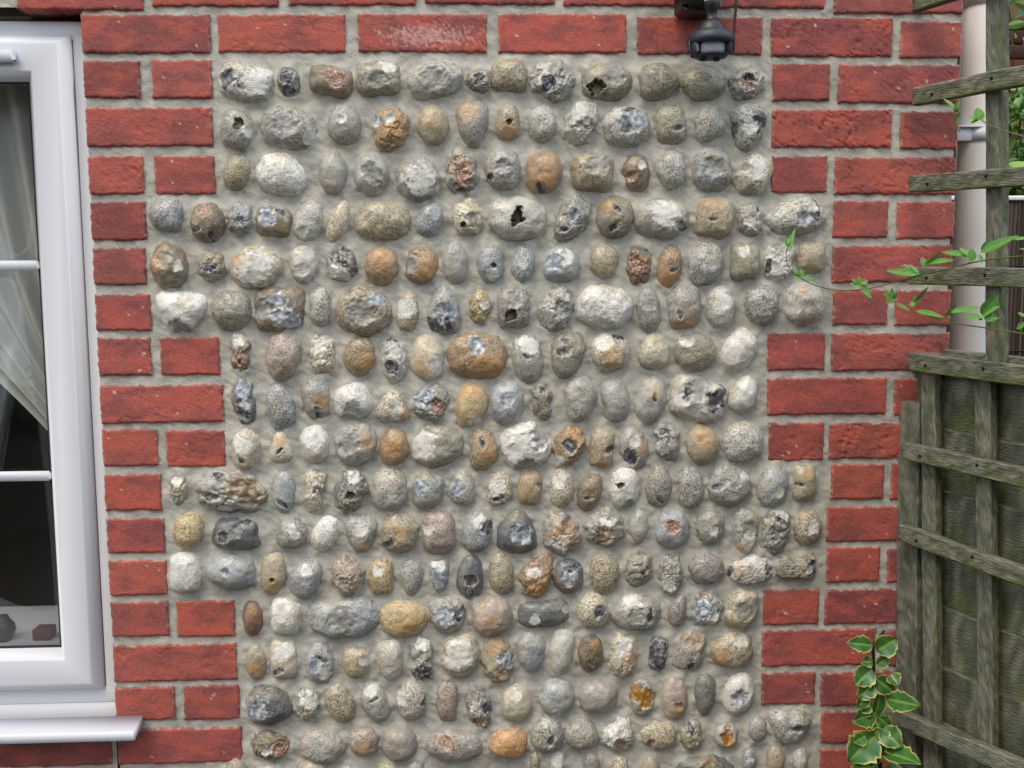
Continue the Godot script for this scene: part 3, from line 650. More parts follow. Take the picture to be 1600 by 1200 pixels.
func cobble(row: String, n: int, wall: Node3D) -> void:
	var t := row.split(" ")
	var rng := RandomNumberGenerator.new()
	rng.seed = 1000 + n * 17
	var shape := t[1][0]
	var lean := deg_to_rad(float(t[1].substr(1))) if t[1].length() > 1 else 0.0
	var w := float(t[4])
	var h := float(t[5])
	var tilt := deg_to_rad(float(t[6]))
	var a := w * 0.54
	var b := h * 0.54
	var small := minf(a, b)
	var craggy := shape == "c" or shape == "p"
	var power := 3.4 if shape == "b" else 2.5 if shape == "t" else 2.15
	var narrow := 0.34 if shape == "e" else 0.62 if shape == "t" else 0.0
	var out := clampf(small * 0.64, 10.0, 23.0) * rng.randf_range(0.88, 1.1)
	var sink := 13.0
	var off := Vector3(rng.randf_range(-400, 400), rng.randf_range(-400, 400), rng.randf_range(-400, 400))
	var size := sqrt(a * b)
	var palette: Array = tones[t[0]]
	var hue := rng.randf_range(1.04, 1.28)
	var warm := rng.randf_range(-0.03, 0.03)
	var first: Color = palette[0].lerp(Color.WHITE * palette[0].get_luminance(), 0.34) * hue
	var second: Color = palette[1].lerp(Color.WHITE * palette[1].get_luminance(), 0.34) * hue
	var speck_at := rng.randf_range(0.08, 0.30) if t[0] != "white" else rng.randf_range(0.22, 0.45)
	# broken faces and stains
	if rng.randf() < 0.22:
		speck_at += 0.3
	var scale_of_specks := rng.randf_range(0.6, 1.25)
	var faces: Array[Dictionary] = []
	for i in range(7, t.size()):
		var f := t[i].substr(1).split(",")
		faces.append({"k": t[i][0], "x": float(f[0]) * 0.01 * a, "y": float(f[1]) * 0.01 * b, "r": float(f[2]) * 0.01 * size * 1.15, "turn": rng.randf() * PI, "long": rng.randf_range(1.0, 1.45) if t[i][0] != "K" or float(f[2]) > 27.0 else rng.randf_range(1.8, 2.8)})
	# flat cuts that give an angular stone its planes
	var cuts: Array = []
	for i in (4 if craggy else 2 if shape == "b" else 1):
		var ang := rng.randf() * TAU
		var steep := rng.randf_range(0.35, 1.1)
		var nv := Vector3(cos(ang) * sin(steep), sin(ang) * sin(steep), cos(steep))
		var reach := Vector3(nv.x * a, nv.y * b, nv.z * out).length()
		cuts.append([nv, reach * (rng.randf_range(0.78, 0.93) if craggy else rng.randf_range(0.88, 1.0))])
	var rings := 34
	var seg := 80
	var pts := PackedVector3Array()
	var cols := PackedColorArray()
	var shine := PackedByteArray()
	for i in rings + 2:
		var part_way := minf(1.0, float(i) / rings)
		var rho := lerpf(part_way, sin(PI * 0.5 * part_way), 0.55)
		var zz := pow(maxf(0.0, 1.0 - pow(rho, 2.5)), 0.52)
		for k in seg + 1:
			var th := TAU * (k % seg) / seg
			var ct := cos(th)
			var sn := sin(th)
			var rr := pow(pow(absf(ct), power) + pow(absf(sn), power), -1.0 / power)
			var wob := 1.0 + rho * rho * (soft.get_noise_3d(ct * 40 + off.x, sn * 40 + off.y, off.z) * (0.22 if craggy else 0.10) + lumps.get_noise_3d(ct * 40 + off.x, sn * 40 + off.y, off.z) * (0.07 if craggy else 0.014))
			var ux := ct * rr * wob
			var uy := sn * rr * wob
			var along := ux * cos(lean) + uy * sin(lean)
			var across := -ux * sin(lean) + uy * cos(lean)
			if narrow > 0.0:
				across *= 1.0 + narrow * 0.35 - narrow * (along * 0.5 + 0.5)
			elif shape == "p":
				across *= 1.08 - 0.42 * exp(-pow(along / 0.34, 2.0))
			ux = along * cos(lean) - across * sin(lean)
			uy = along * sin(lean) + across * cos(lean)
			var px := ux * a * rho
			var py := uy * b * rho
			var p := Vector3(px * cos(tilt) - py * sin(tilt), px * sin(tilt) + py * cos(tilt), -sink + (out + sink) * zz)
			if i > rings:
				p = Vector3(p.x * 0.9, p.y * 0.9, -sink - 14.0)
			var q := p + off
			# swellings and hollows of the cortex
			var grow := lumps.get_noise_3d(q.x * 0.9, q.y * 0.9, q.z * 0.9) * small * (0.11 if craggy else 0.03) + soft.get_noise_3d(q.x * 1.3, q.y * 1.3, q.z * 1.3) * small * (0.14 if craggy else 0.075)
			if craggy:
				grow -= maxf(0.0, 0.16 - absf(ridge.get_noise_3d(q.x, q.y, q.z))) * small * 0.55
			var push := Vector3(p.x / (a * a), p.y / (b * b), maxf(p.z, 0.0) / (out * out)).normalized()
			p += push * grow * (1.0 if i <= rings else 0.0)
			for cut in cuts:
				var over: float = p.dot(cut[0]) - cut[1]
				if over > 0.0:
					p -= cut[0] * over * 0.9
			# colour of the rind
			var m1 := lumps.get_noise_3d(q.x * 0.6 + 50, q.y * 0.6, q.z * 0.6)
			var m2 := grit.get_noise_3d(q.x, q.y, q.z)
			var m3 := grit.get_noise_3d(q.x * 1.9 * scale_of_specks + 31, q.y * 1.9 * scale_of_specks, q.z * 1.9 * scale_of_specks)
			var c := first.lerp(second, clampf(0.4 + m1 * 1.5, 0, 1))
			c = c.lerp(rgb(178, 158, 120), clampf(soft.get_noise_3d(q.x * 0.9 - 80, q.y * 0.9, q.z) * 1.3 + warm, 0, 0.42))
			c = c.lerp(first * 1.25, clampf(-m3 * 1.9 - 0.05, 0, 0.75))
			var pit := smoothstep(speck_at, speck_at + 0.16, m3 + m2 * 0.25)
			if craggy:
				pit = maxf(pit, smoothstep(0.12, 0.0, absf(ridge.get_noise_3d(q.x * 1.4, q.y * 1.4, q.z * 1.4))) * 0.55)
			c = c.lerp(rgb(80, 75, 66) if t[0] != "white" else rgb(136, 132, 124), pit * 0.66)
			p.z -= pit * 0.45
			var gloss := 0
			for f in faces:
				var ddx: float = p.x - f.x
				var ddy: float = p.y - f.y
				var e: float = Vector2((ddx * cos(f.turn) + ddy * sin(f.turn)) / f.long, ddy * cos(f.turn) - ddx * sin(f.turn)).length() / f.r
				var ed := e + lumps.get_noise_3d(q.x * 1.1 + 90, q.y * 1.1, 40) * 0.35
				var dish := maxf(0.0, 1.0 - ed * ed)
				if f.long > 1.7:
					e *= 1.5
				e += lumps.get_noise_3d(q.x * 1.2 - 200, q.y * 1.2, 9) * 0.55 + grit.get_noise_3d(q.x * 0.7, q.y * 0.7, 3) * 0.25
				if e > 1.35 or i > rings:
					continue
				var inside := 1.0 - smoothstep(0.88, 1.0, e)
				var streak := lumps.get_noise_3d(q.x * 1.6 + 400, q.y * 1.6, q.z * 0.4)
				match f.k:
					"K":
						c = c.lerp(rgb(212, 206, 190), (smoothstep(1.2, 1.04, e)) * 0.5)
						c = c.lerp(rgb(78, 80, 86).lerp(rgb(146, 148, 150), clampf(streak * 1.6 + 0.1, 0, 1)), inside)
						p.z -= dish * minf(small * 0.16, f.r * 0.3) + inside * 0.6
						gloss = 1 if inside > 0.5 else gloss
					"B":
						c = c.lerp(rgb(132, 140, 152).lerp(rgb(200, 204, 208), clampf(streak * 2.0 + 0.35, 0, 1)), inside * 0.95)
						p.z -= dish * small * 0.12 + inside * 0.5
						gloss = 1 if inside > 0.5 else gloss
					"W":
						p.z -= grow * 0.5 * inside
						c = c.lerp(rgb(226, 224, 217).lerp(rgb(196, 192, 182), clampf(streak * 1.5, 0, 1)), inside * 0.92)
						p.z -= dish * small * 0.08 + inside * 0.35
					"G":
						c = c.lerp(rgb(160, 158, 150).lerp(rgb(134, 133, 128), clampf(streak * 1.5 + 0.3, 0, 1)), inside * 0.8)
						p.z -= dish * small * 0.16
					"P":
						c = c.lerp(rgb(146, 104, 86).lerp(rgb(196, 168, 146), clampf(m2 * 2.6 + 0.4, 0, 1)), inside * 0.9)
						p.z -= dish * small * 0.2 + absf(m2) * 1.6 * inside
					"T":
						c = c.lerp(rgb(152, 130, 104).lerp(rgb(176, 156, 128), clampf(streak * 2.0 + 0.4, 0, 1)), inside * 0.85)
						p.z -= dish * small * 0.22
					"A":
						c = c.lerp(rgb(154, 108, 52).lerp(rgb(190, 148, 92), clampf(streak * 2.0 + 0.2, 0, 1)), inside)
						p.z -= dish * small * 0.3
						gloss = 1 if inside > 0.5 else gloss
					"O":
						c = c.lerp(rgb(188, 128, 64).lerp(rgb(216, 178, 120), clampf(m3 * 2.0 + 0.4, 0, 1)), (1.0 - smoothstep(0.3, 1.3, e)) * 0.55)
					"H":
						c = c.lerp(rgb(112, 102, 80), inside)
						p.z -= smoothstep(0.0, 0.6, maxf(0.0, 1.0 - e)) * (minf(out * 1.15, f.r * 3.2) if f.r > 8.0 else minf(out * 0.5, f.r * 1.5))
			pts.append(p * 0.001)
			cols.append(c)
			shine.append(gloss)
	var rough := start()
	var bright := start()
	rough.set_smooth_group(0)
	bright.set_smooth_group(0)
	var any := false
	var row_len := seg + 1
	for i in rings + 1:
		for k in seg:
			var v0 := i * row_len + k
			for tri in [[v0, v0 + row_len, v0 + row_len + 1], [v0, v0 + row_len + 1, v0 + 1]]:
				if i == 0 and tri[2] == v0 + 1:
					continue
				var g: bool = shine[tri[0]] + shine[tri[1]] + shine[tri[2]] > 1
				var st := bright if g else rough
				any = any or g
				for v in [tri[0], tri[2], tri[1]]:
					st.set_color(cols[v])
					st.add_vertex(pts[v])
	rough.generate_normals()
	rough.set_material(mats.flint_cortex)
	var mesh := rough.commit()
	if any:
		bright.generate_normals()
		bright.set_material(mats.flint_core)
		bright.commit(mesh)
	var o := part("cobble", mesh, null, wall, Vector3(float(t[2]), float(t[3]), 0.0) * 0.001)
	if NOTED.has(n):
		o.set_meta("label", NOTED[n])


# ---------------------------------------------------------------- window

func ring_frame(lo: Vector2, hi: Vector2, profile: Array) -> ArrayMesh:   # a mitred frame; profile: Vector2(inset, z) from the outer edge inwards
	var st := start()
	for i in profile.size() - 1:
		var p: Vector2 = profile[i]
		var q: Vector2 = profile[i + 1]
		var o := [Vector3(lo.x + p.x, hi.y - p.x, p.y), Vector3(hi.x - p.x, hi.y - p.x, p.y), Vector3(hi.x - p.x, lo.y + p.x, p.y), Vector3(lo.x + p.x, lo.y + p.x, p.y)]
		var n := [Vector3(lo.x + q.x, hi.y - q.x, q.y), Vector3(hi.x - q.x, hi.y - q.x, q.y), Vector3(hi.x - q.x, lo.y + q.x, q.y), Vector3(lo.x + q.x, lo.y + q.x, q.y)]
		for k in 4:
			quad(st, o[k], o[(k + 1) % 4], n[(k + 1) % 4], n[k])
	st.generate_normals()
	return st.commit()


func casement_window() -> void:
	var win := thing("casement_window", "white plastic casement window with glazing bars beside the flint panel", "window")
	var y0 := 0.806
	var y1 := 1.969
	var fr := part("window_frame", ring_frame(Vector2(-1.205, y0), Vector2(0.008, y1), [Vector2(0, -0.10), Vector2(0, -0.034), Vector2(0.002, -0.032), Vector2(0.0290, -0.032), Vector2(0.0305, -0.0335), Vector2(0.0305, -0.10)]), mats.white_plastic, win)
	part("mullion", box_mesh(Vector3(-0.62, y0 + 0.03, -0.10), Vector3(-0.575, y1 - 0.03, -0.033), 0.002), mats.white_plastic, fr)
	for side in [[-0.595, -0.0245], [-1.19, -0.602]]:
		var lo := Vector2(side[0], 0.833)
		var hi := Vector2(side[1], 1.946)
		var sash := part("sash", ring_frame(lo, hi, [Vector2(0, -0.040), Vector2(0, -0.029), Vector2(0.003, -0.026), Vector2(0.014, -0.013), Vector2(0.018, -0.012), Vector2(0.058, -0.012), Vector2(0.061, -0.014), Vector2(0.073, -0.037), Vector2(0.073, -0.070)]), mats.white_plastic, win)
		part("seal", ring_frame(lo + Vector2(0.0725, 0.0725), hi - Vector2(0.0725, 0.0725), [Vector2(0, -0.039), Vector2(0.004, -0.039), Vector2(0.004, -0.043)]), mats.black_rubber, sash)
		var g0 := lo + Vector2(0.0735, 0.0735)
		var g1 := hi - Vector2(0.0735, 0.0735)
		part("pane", box_mesh(Vector3(g0.x, g0.y, -0.0445), Vector3(g1.x, g1.y, -0.0405)), mats.window_glass, win)
		for y in [1.572, 1.213]:
			part("glazing_bar", box_mesh(Vector3(g0.x - 0.001, y - 0.0085, -0.0400), Vector3(g1.x + 0.001, y + 0.0085, -0.029), 0.0045), mats.white_plastic, win)
		for x in [lo.x + 0.285]:
			part("glazing_bar", box_mesh(Vector3(x - 0.0085, g0.y - 0.001, -0.0398), Vector3(x + 0.0085, g1.y + 0.001, -0.0285), 0.0045), mats.white_plastic, win)
	part("trickle_vent", box_mesh(Vector3(-0.42, 1.898, -0.013), Vector3(-0.105, 1.917, 0.004), 0.004), mats.white_plastic, win)
	# the sill: slopes outwards and ends in a horn in front of the bricks
	var st := start()
	var x0 := -1.25
	var xi := 0.004
	var xe := 0.050
	var top := PackedVector2Array([Vector2(-0.10, 0.812), Vector2(-0.03, 0.806), Vector2(0.003, 0.796), Vector2(0.050, 0.7905), Vector2(0.053, 0.788), Vector2(0.053, 0.774), Vector2(0.046, 0.772), Vector2(0.040, 0.780), Vector2(-0.10, 0.780)])
	for i in top.size() - 1:
		var p := top[i]
		var q := top[i + 1]
		var right := xe if i >= 2 and i < 7 else xi
		quad(st, Vector3(x0, p.y, p.x), Vector3(right, p.y, p.x), Vector3(right, q.y, q.x), Vector3(x0, q.y, q.x))
	quad(st, Vector3(xe, 0.796, 0.003), Vector3(xe, 0.780, 0.003), Vector3(xe, 0.774, 0.053), Vector3(xe, 0.7905, 0.050))
	quad(st, Vector3(xi, 0.796, 0.003), Vector3(xi, 0.780, 0.003), Vector3(xe, 0.780, 0.003), Vector3(xe, 0.796, 0.003))
	st.generate_normals()
	part("window_sill", st.commit(), mats.white_plastic, win)
	part("inner_sill", box_mesh(Vector3(-1.2, 0.86, -0.31), Vector3(0.0, 0.894, -0.075), 0.003), mats.white_plastic, win)
	part("lintel", box_mesh(Vector3(-1.5, 1.9705, -0.10), Vector3(0.012, 1.984, -0.056)), mats.plain_mortar, win)


func behind_the_glass() -> void:
	var room := start()
	var lo := Vector3(-2.6, 0.0, -3.6)
	var hi := Vector3(1.2, 2.5, -0.285)
	box(room, lo - Vector3(0.1, 0.1, 0.1), Vector3(hi.x + 0.1, lo.y + 0.005, hi.z))
	box(room, Vector3(lo.x - 0.1, hi.y, lo.z), Vector3(hi.x + 0.1, hi.y + 0.1, hi.z))
	box(room, lo - Vector3(0.1, 0, 0.1), Vector3(hi.x + 0.1, hi.y, lo.z))
	box(room, Vector3(lo.x - 0.1, lo.y, lo.z), Vector3(lo.x, hi.y, hi.z))
	box(room, Vector3(hi.x, lo.y, lo.z), Vector3(hi.x + 0.1, hi.y, hi.z))
	box(room, Vector3(-2.7, lo.y, hi.z), Vector3(-1.9, hi.y, hi.z + 0.1))
	room.generate_normals()
	structure("room", room.commit(), mats.plaster)
	# a curtain drawn aside: full width at the top, gathered towards the right jamb
	var pts := PackedVector3Array()
	for j in 49:
		var v := j / 48.0
		var y := lerpf(1.95, 1.16, v)
		var left := -0.215 - 0.30 * pow(1.0 - v, 1.0) + 0.115 * smoothstep(0.45, 1.0, v) * 1.35
		var right := lerpf(-0.035, -0.045, v)
		for i in 97:
			var u := i / 96.0
			var folds := sin(u * 44.0 + sin(v * 2.0) * 0.7 + 0.5 * sin(u * 9.0))
			pts.append(Vector3(lerpf(left, right, u), y, -0.135 + folds * lerpf(0.017, 0.008, v) + 0.02 * sin(v * 3.0 + u * 2)))
	var drape := part("curtain", grid_mesh(pts, PackedColorArray(), 97, 49), mats.net_curtain)
	tag(drape, "pale curtain drawn aside behind the window glass", "curtain")
	var block := part("terracotta_block", box_mesh(Vector3(-0.024, 0.0, -0.02), Vector3(0.008, 0.021, 0.012), 0.002), mats.terracotta, self, Vector3(-0.152, 0.895, -0.115))
	tag(block, "small terracotta red block on the inner window sill", "ornament")
	var pot := part("ornament_jar", lathe([Vector2(0, 0.046), Vector2(0.010, 0.046), Vector2(0.012, 0.040), Vector2(0.020, 0.030), Vector2(0.022, 0.018), Vector2(0.014, 0.0), Vector2(0, 0)]), mats.violet_glaze, self, Vector3(-0.232, 0.894, -0.115))
	tag(pot, "small dark purple jar on the inner window sill by the picture edge", "jar")


# ---------------------------------------------------------------- security light

func security_light() -> void:
	var o := thing("security_light", "dark grey outdoor security light with a domed head above the flint panel", "lamp")
	o.position = Vector3(1.010, 1.93, 0.075)
	part("back_box", box_mesh(Vector3(-0.046, 0.036, -0.074), Vector3(0.018, 0.16, 0.004), 0.008), mats.black_plastic, o)
	var knuckle := part("knuckle", lathe([Vector2(0, 0.058), Vector2(0.010, 0.056), Vector2(0.0135, 0.050), Vector2(0.0135, 0.042), Vector2(0.010, 0.034), Vector2(0.008, 0.028), Vector2(0.009, 0.020), Vector2(0.013, 0.017)]), mats.dark_plastic, o)
	part("screw", lathe([Vector2(0, 0.002), Vector2(0.0025, 0.0015), Vector2(0.003, 0.0), Vector2(0.003, -0.004)], 12), mats.chrome, knuckle, Vector3(-0.011, 0.047, 0.009)).rotation.x = PI / 2
	part("dome", lathe([Vector2(0.010, 0.0205), Vector2(0.0135, 0.0195), Vector2(0.018, 0.016), Vector2(0.0215, 0.011), Vector2(0.0240, 0.005), Vector2(0.0252, -0.001), Vector2(0.0254, -0.004)]), mats.dark_plastic, o)
	part("ring", lathe([Vector2(0.0250, 0.0015), Vector2(0.0285, 0.0025), Vector2(0.0325, 0.0005), Vector2(0.0362, -0.004), Vector2(0.0380, -0.010), Vector2(0.0378, -0.014), Vector2(0.0355, -0.018), Vector2(0.033, -0.0185), Vector2(0.024, -0.0175)]), mats.slate_plastic, o)
	part("lens", lathe([Vector2(0.0262, -0.0165), Vector2(0.0264, -0.022), Vector2(0.0256, -0.029), Vector2(0.0238, -0.0335), Vector2(0.020, -0.0355)]), mats.frosted_lens, o)
	for a in [-1.12, 1.02, 2.4, 3.9]:
		var cheek := part("cheek", box_mesh(Vector3(-0.0085, -0.0345, 0.0262), Vector3(0.0085, -0.0125, 0.0350), 0.003), mats.slate_plastic, o)
		cheek.rotation.y = a
		part("clip", box_mesh(Vector3(-0.0022, -0.0300, 0.0345), Vector3(0.0022, -0.0135, 0.0372), 0.0008), mats.black_plastic, cheek, Vector3(-0.008 * signf(a - 2.0) if a < 2.0 else 0.0, 0, -0.001) * signf(a))
	part("lower_bowl", lathe([Vector2(0.0246, -0.0322), Vector2(0.0272, -0.0332), Vector2(0.0262, -0.0362), Vector2(0.0225, -0.0385), Vector2(0.016, -0.0395), Vector2(0.0, -0.0398)]), mats.slate_plastic, o)
	for x in [-0.0145, 0.0075]:
		part("foot", lathe([Vector2(0.0062, -0.035), Vector2(0.0062, -0.0425), Vector2(0.0045, -0.0445), Vector2(0, -0.0445)], 16), mats.black_plastic, o, Vector3(x, 0, 0.008))
	part("cable", tube(smooth_path("24 130 -50 , 34 100 -34 , 41 78 -20 , 42.5 55 -12 , 40 25 -8 , 37.5 -2 -4 , 36 -8 -2"), 0.0024, 0.0022), mats.black_rubber, o)


# ---------------------------------------------------------------- downpipe

func downpipe() -> void:
	var o := thing("downpipe", "off-white plastic rainwater downpipe fixed at the corner of the wall", "pipe")
	o.position = Vector3(1.536, 0, -0.10)
	part("pipe", lathe([Vector2(0.034, 2.02), Vector2(0.034, 0.05), Vector2(0.031, 0.05)], 40), mats.cream_plastic, o)
	part("collar", lathe([Vector2(0.0375, 2.7), Vector2(0.0375, 2.016), Vector2(0.034, 2.016)], 40), mats.cream_plastic, o)
	var b := part("bracket", lathe([Vector2(0.034, 1.8035), Vector2(0.0370, 1.8035), Vector2(0.0370, 1.781), Vector2(0.034, 1.781)], 40), mats.white_plastic, o)
	part("back_plate", box_mesh(Vector3(-0.094, 1.781, -0.01), Vector3(-0.02, 1.8035, 0.028), 0.001), mats.white_plastic, b)
	part("flange", box_mesh(Vector3(-0.096, 1.8036, -0.016), Vector3(-0.004, 1.8062, 0.036), 0.0008), mats.white_plastic, b)


# ---------------------------------------------------------------- fence and trellis

func timber(length: float, tall: float, deep: float, s: int, moss := 0.5, grey := 0.5) -> ArrayMesh:   # runs along x from 0; face towards +z
	var n := maxi(8, int(length / 0.012))
	var prof := []
	var c := 0.0018
	var ty := tall * 0.5
	var tz := deep * 0.5
	for e in [[-ty, -tz + c], [-ty, 0.0], [-ty, tz - c * 1.6], [-ty, tz - c], [-ty + c, tz], [-ty + c * 1.6, tz], [-ty * 0.5, tz], [0.0, tz], [ty * 0.5, tz], [ty - c * 1.6, tz], [ty - c, tz], [ty, tz - c], [ty, tz - c * 1.6], [ty, 0.0], [ty, -tz + c], [ty - c, -tz], [0.0, -tz], [-ty + c, -tz], [-ty, -tz + c]]:
		prof.append(Vector2(e[0], e[1]))
	var pts := PackedVector3Array()
	var cols := PackedColorArray()
	for i in range(-1, n + 2):
		var u := clampf(float(i) / n, 0.0, 1.0)
		var cap := i < 0 or i > n
		for k in prof.size():
			var y: float = prof[k].x
			var z: float = prof[k].y
			var x := u * length
			var ex := x * 1000.0
			var rag := grit.get_noise_3d(y * 900, z * 900, s * 31 + u * 500) * 0.0022
			if u <= 0.0:
				x += rag
			elif u >= 1.0:
				x -= rag
			if cap:
				y *= 0.02
				z *= 0.02
			else:
				var swell := 1.0 + soft.get_noise_2d(ex * 0.25, s * 50) * 0.03
				y = y * swell + lumps.get_noise_3d(ex * 0.35, z * 900 + s * 9, 5) * 0.0007 + soft.get_noise_2d(ex * 0.12, s * 77) * 0.0014
				z += lumps.get_noise_3d(ex * 0.4, y * 1500, s * 13) * 0.0009
			pts.append(Vector3(x, y, z))
			var g := soft.get_noise_3d(ex * 0.35, y * 5200, s * 40 + z * 3000)
			var col := rgb(104, 109, 92).lerp(rgb(136, 138, 124), clampf(grey + g, 0, 1))
			col = col.lerp(rgb(82, 82, 66), clampf(-g * 1.2, 0, 0.6))
			var low := smoothstep(0.25, -1.0, y / ty + lumps.get_noise_2d(ex * 0.5, s * 21) * 1.2)
			col = col.lerp(rgb(106, 116, 60), clampf(low * moss * 1.1, 0, 0.85))
			var fleck := grit.get_noise_3d(ex * 0.7, y * 900, s * 3 + z * 700)
			if fleck > 0.26:
				col = col.lerp(rgb(172, 164, 146), 0.5)
			if fleck < -0.32:
				col = col.lerp(rgb(62, 58, 48), 0.5)
			cols.append(col)
	return grid_mesh(pts, cols, prof.size(), n + 3)


func along_fence(s: float, y: float, out: float) -> Vector3:   # s along the fence from the wall, out towards the garden, millimetres
	return (Vector3(1370, 0, 0) + Vector3(0.34465, 0, 0.93873) * s + Vector3(-0.93873, 0, 0.34465) * out + Vector3(0, y, 0)) * 0.001


func put_timber(called: String, parent: Node3D, from: Vector3, to: Vector3, tall: float, deep: float, s: int, moss := 0.5, grey := 0.5) -> MeshInstance3D:
	var o := part(called, timber(from.distance_to(to), tall * 0.001, deep * 0.001, s, moss, grey), mats.weathered_wood, parent)
	var x := (to - from).normalized()
	var z := Vector3(-0.93873, 0, 0.34465)
	var y := z.cross(x).normalized()
	z = x.cross(y)
	o.transform = Transform3D(Basis(x, y, z), from)
	return o


func fence_and_trellis() -> void:
	var far := 1900.0
	var fence := thing("fence_panel", "weathered overlapping board fence running out from the wall behind the trellis", "fence")
	var k := 0
	var y := 1371.0
	while y > 40.0:
		k += 1
		put_timber("board", fence, along_fence(4, y - 47 + (k % 3) * 2, -34 + (k % 2)), along_fence(far, y - 47 + (k % 2) * 3, -34), 124, 9, 200 + k, 0.8, -0.15).rotate_object_local(Vector3.RIGHT, 0.07)
		y -= 101.0
	put_timber("capping", fence, along_fence(2, 1397, -30), along_fence(far, 1392, -30), 34, 22, 231, 0.6, 0.4)
	put_timber("fence_post", fence, along_fence(62, 30, -16), along_fence(16, 1330, -16), 48, 30, 232, 0.1, 0.3)
	var trellis := thing("trellis", "weathered square timber trellis fixed to the fence, rails reaching over the brick corner", "trellis")
	k = 0
	for r in [[17, 1993, 1990, 30], [25, 1840, 1836, 29], [23, 1698, 1688, 28], [29, 1546, 1541, 29], [34, 1402, 1396, 30], [30, 1249, 1246, 29], [29, 1105, 1093, 29]]:
		k += 1
		var rail := put_timber("rail", trellis, along_fence(r[0], r[1], 14), along_fence(far, r[1] + (r[2] - r[1]) * 5.0, 14), r[3], 17, 300 + k, 0.75, 0.5)
		for at in [0.042, 0.16]:
			var nail := part("nail", lathe([Vector2(0, 0.0014), Vector2(0.002, 0.0011), Vector2(0.0027, 0.0002), Vector2(0.0027, -0.003)], 10), mats.nail_steel, rail, Vector3(at, 0.004 * sin(at * 90.0), 0.0092))
			nail.rotation.x = PI / 2
	put_timber("rail", trellis, along_fence(-2, 772, 16), along_fence(far, 940, 16), 30, 17, 320, 0.3, 0.75)
	put_timber("back_rail", trellis, along_fence(70, 1408, -22), along_fence(far, 1406, -22), 30, 16, 321, 0.2, 0.8)
	for st in [[195, 1386, 158, 2080], [110, 560, 60, 1392], [228, 560, 174, 1392], [330, 560, 292, 1392], [440, 560, 420, 1392], [560, 560, 550, 1392], [326, 1386, 300, 2080], [446, 1386, 436, 2080], [580, 1386, 580, 2080]]:
		k += 1
		put_timber("stile", trellis, along_fence(st[0], st[1], -5), along_fence(st[2], st[3], -5), 31, 17, 340 + k, 0.35, 0.5)


# ---------------------------------------------------------------- beyond the fence

func leaf_mesh(length: float, wide: float, fold: float, droop: float, inner: Color, rim: Color, spiny: float, s: int) -> ArrayMesh:   # from the origin along +y, face towards +z
	var n := 13
	var m := 11
	var pts := PackedVector3Array()
	var cols := PackedColorArray()
	for j in n:
		var v := 1.0 - float(j) / (n - 1)
		var half := wide * 0.5 * pow(sin(PI * pow(v, 0.78)), 0.85) if v > 0.0 and v < 1.0 else 0.0
		half *= 1.0 + spiny * 0.07 * (sin(v * 41.0 + s) + sin(v * 27.0 + s * 2.3))
		for i in m:
			var u := float(i) / (m - 1) * 2.0 - 1.0
			var z := absf(u) * half * fold - droop * length * v * v + spiny * 0.035 * wide * sin(v * 13.0 + signf(u) * 1.3 + s) * absf(u)
			pts.append(Vector3(u * half, v * length, z))
			var c := inner * (1.0 + 0.12 * sin(v * 21.0 + absf(u) * 5.0))
			if absf(u) < 0.1:
				c = inner.lerp(rgb(176, 196, 96), 0.3)
			if absf(u) > 0.9:
				c = rim
			cols.append(c)
	return grid_mesh(pts, cols, m, n)


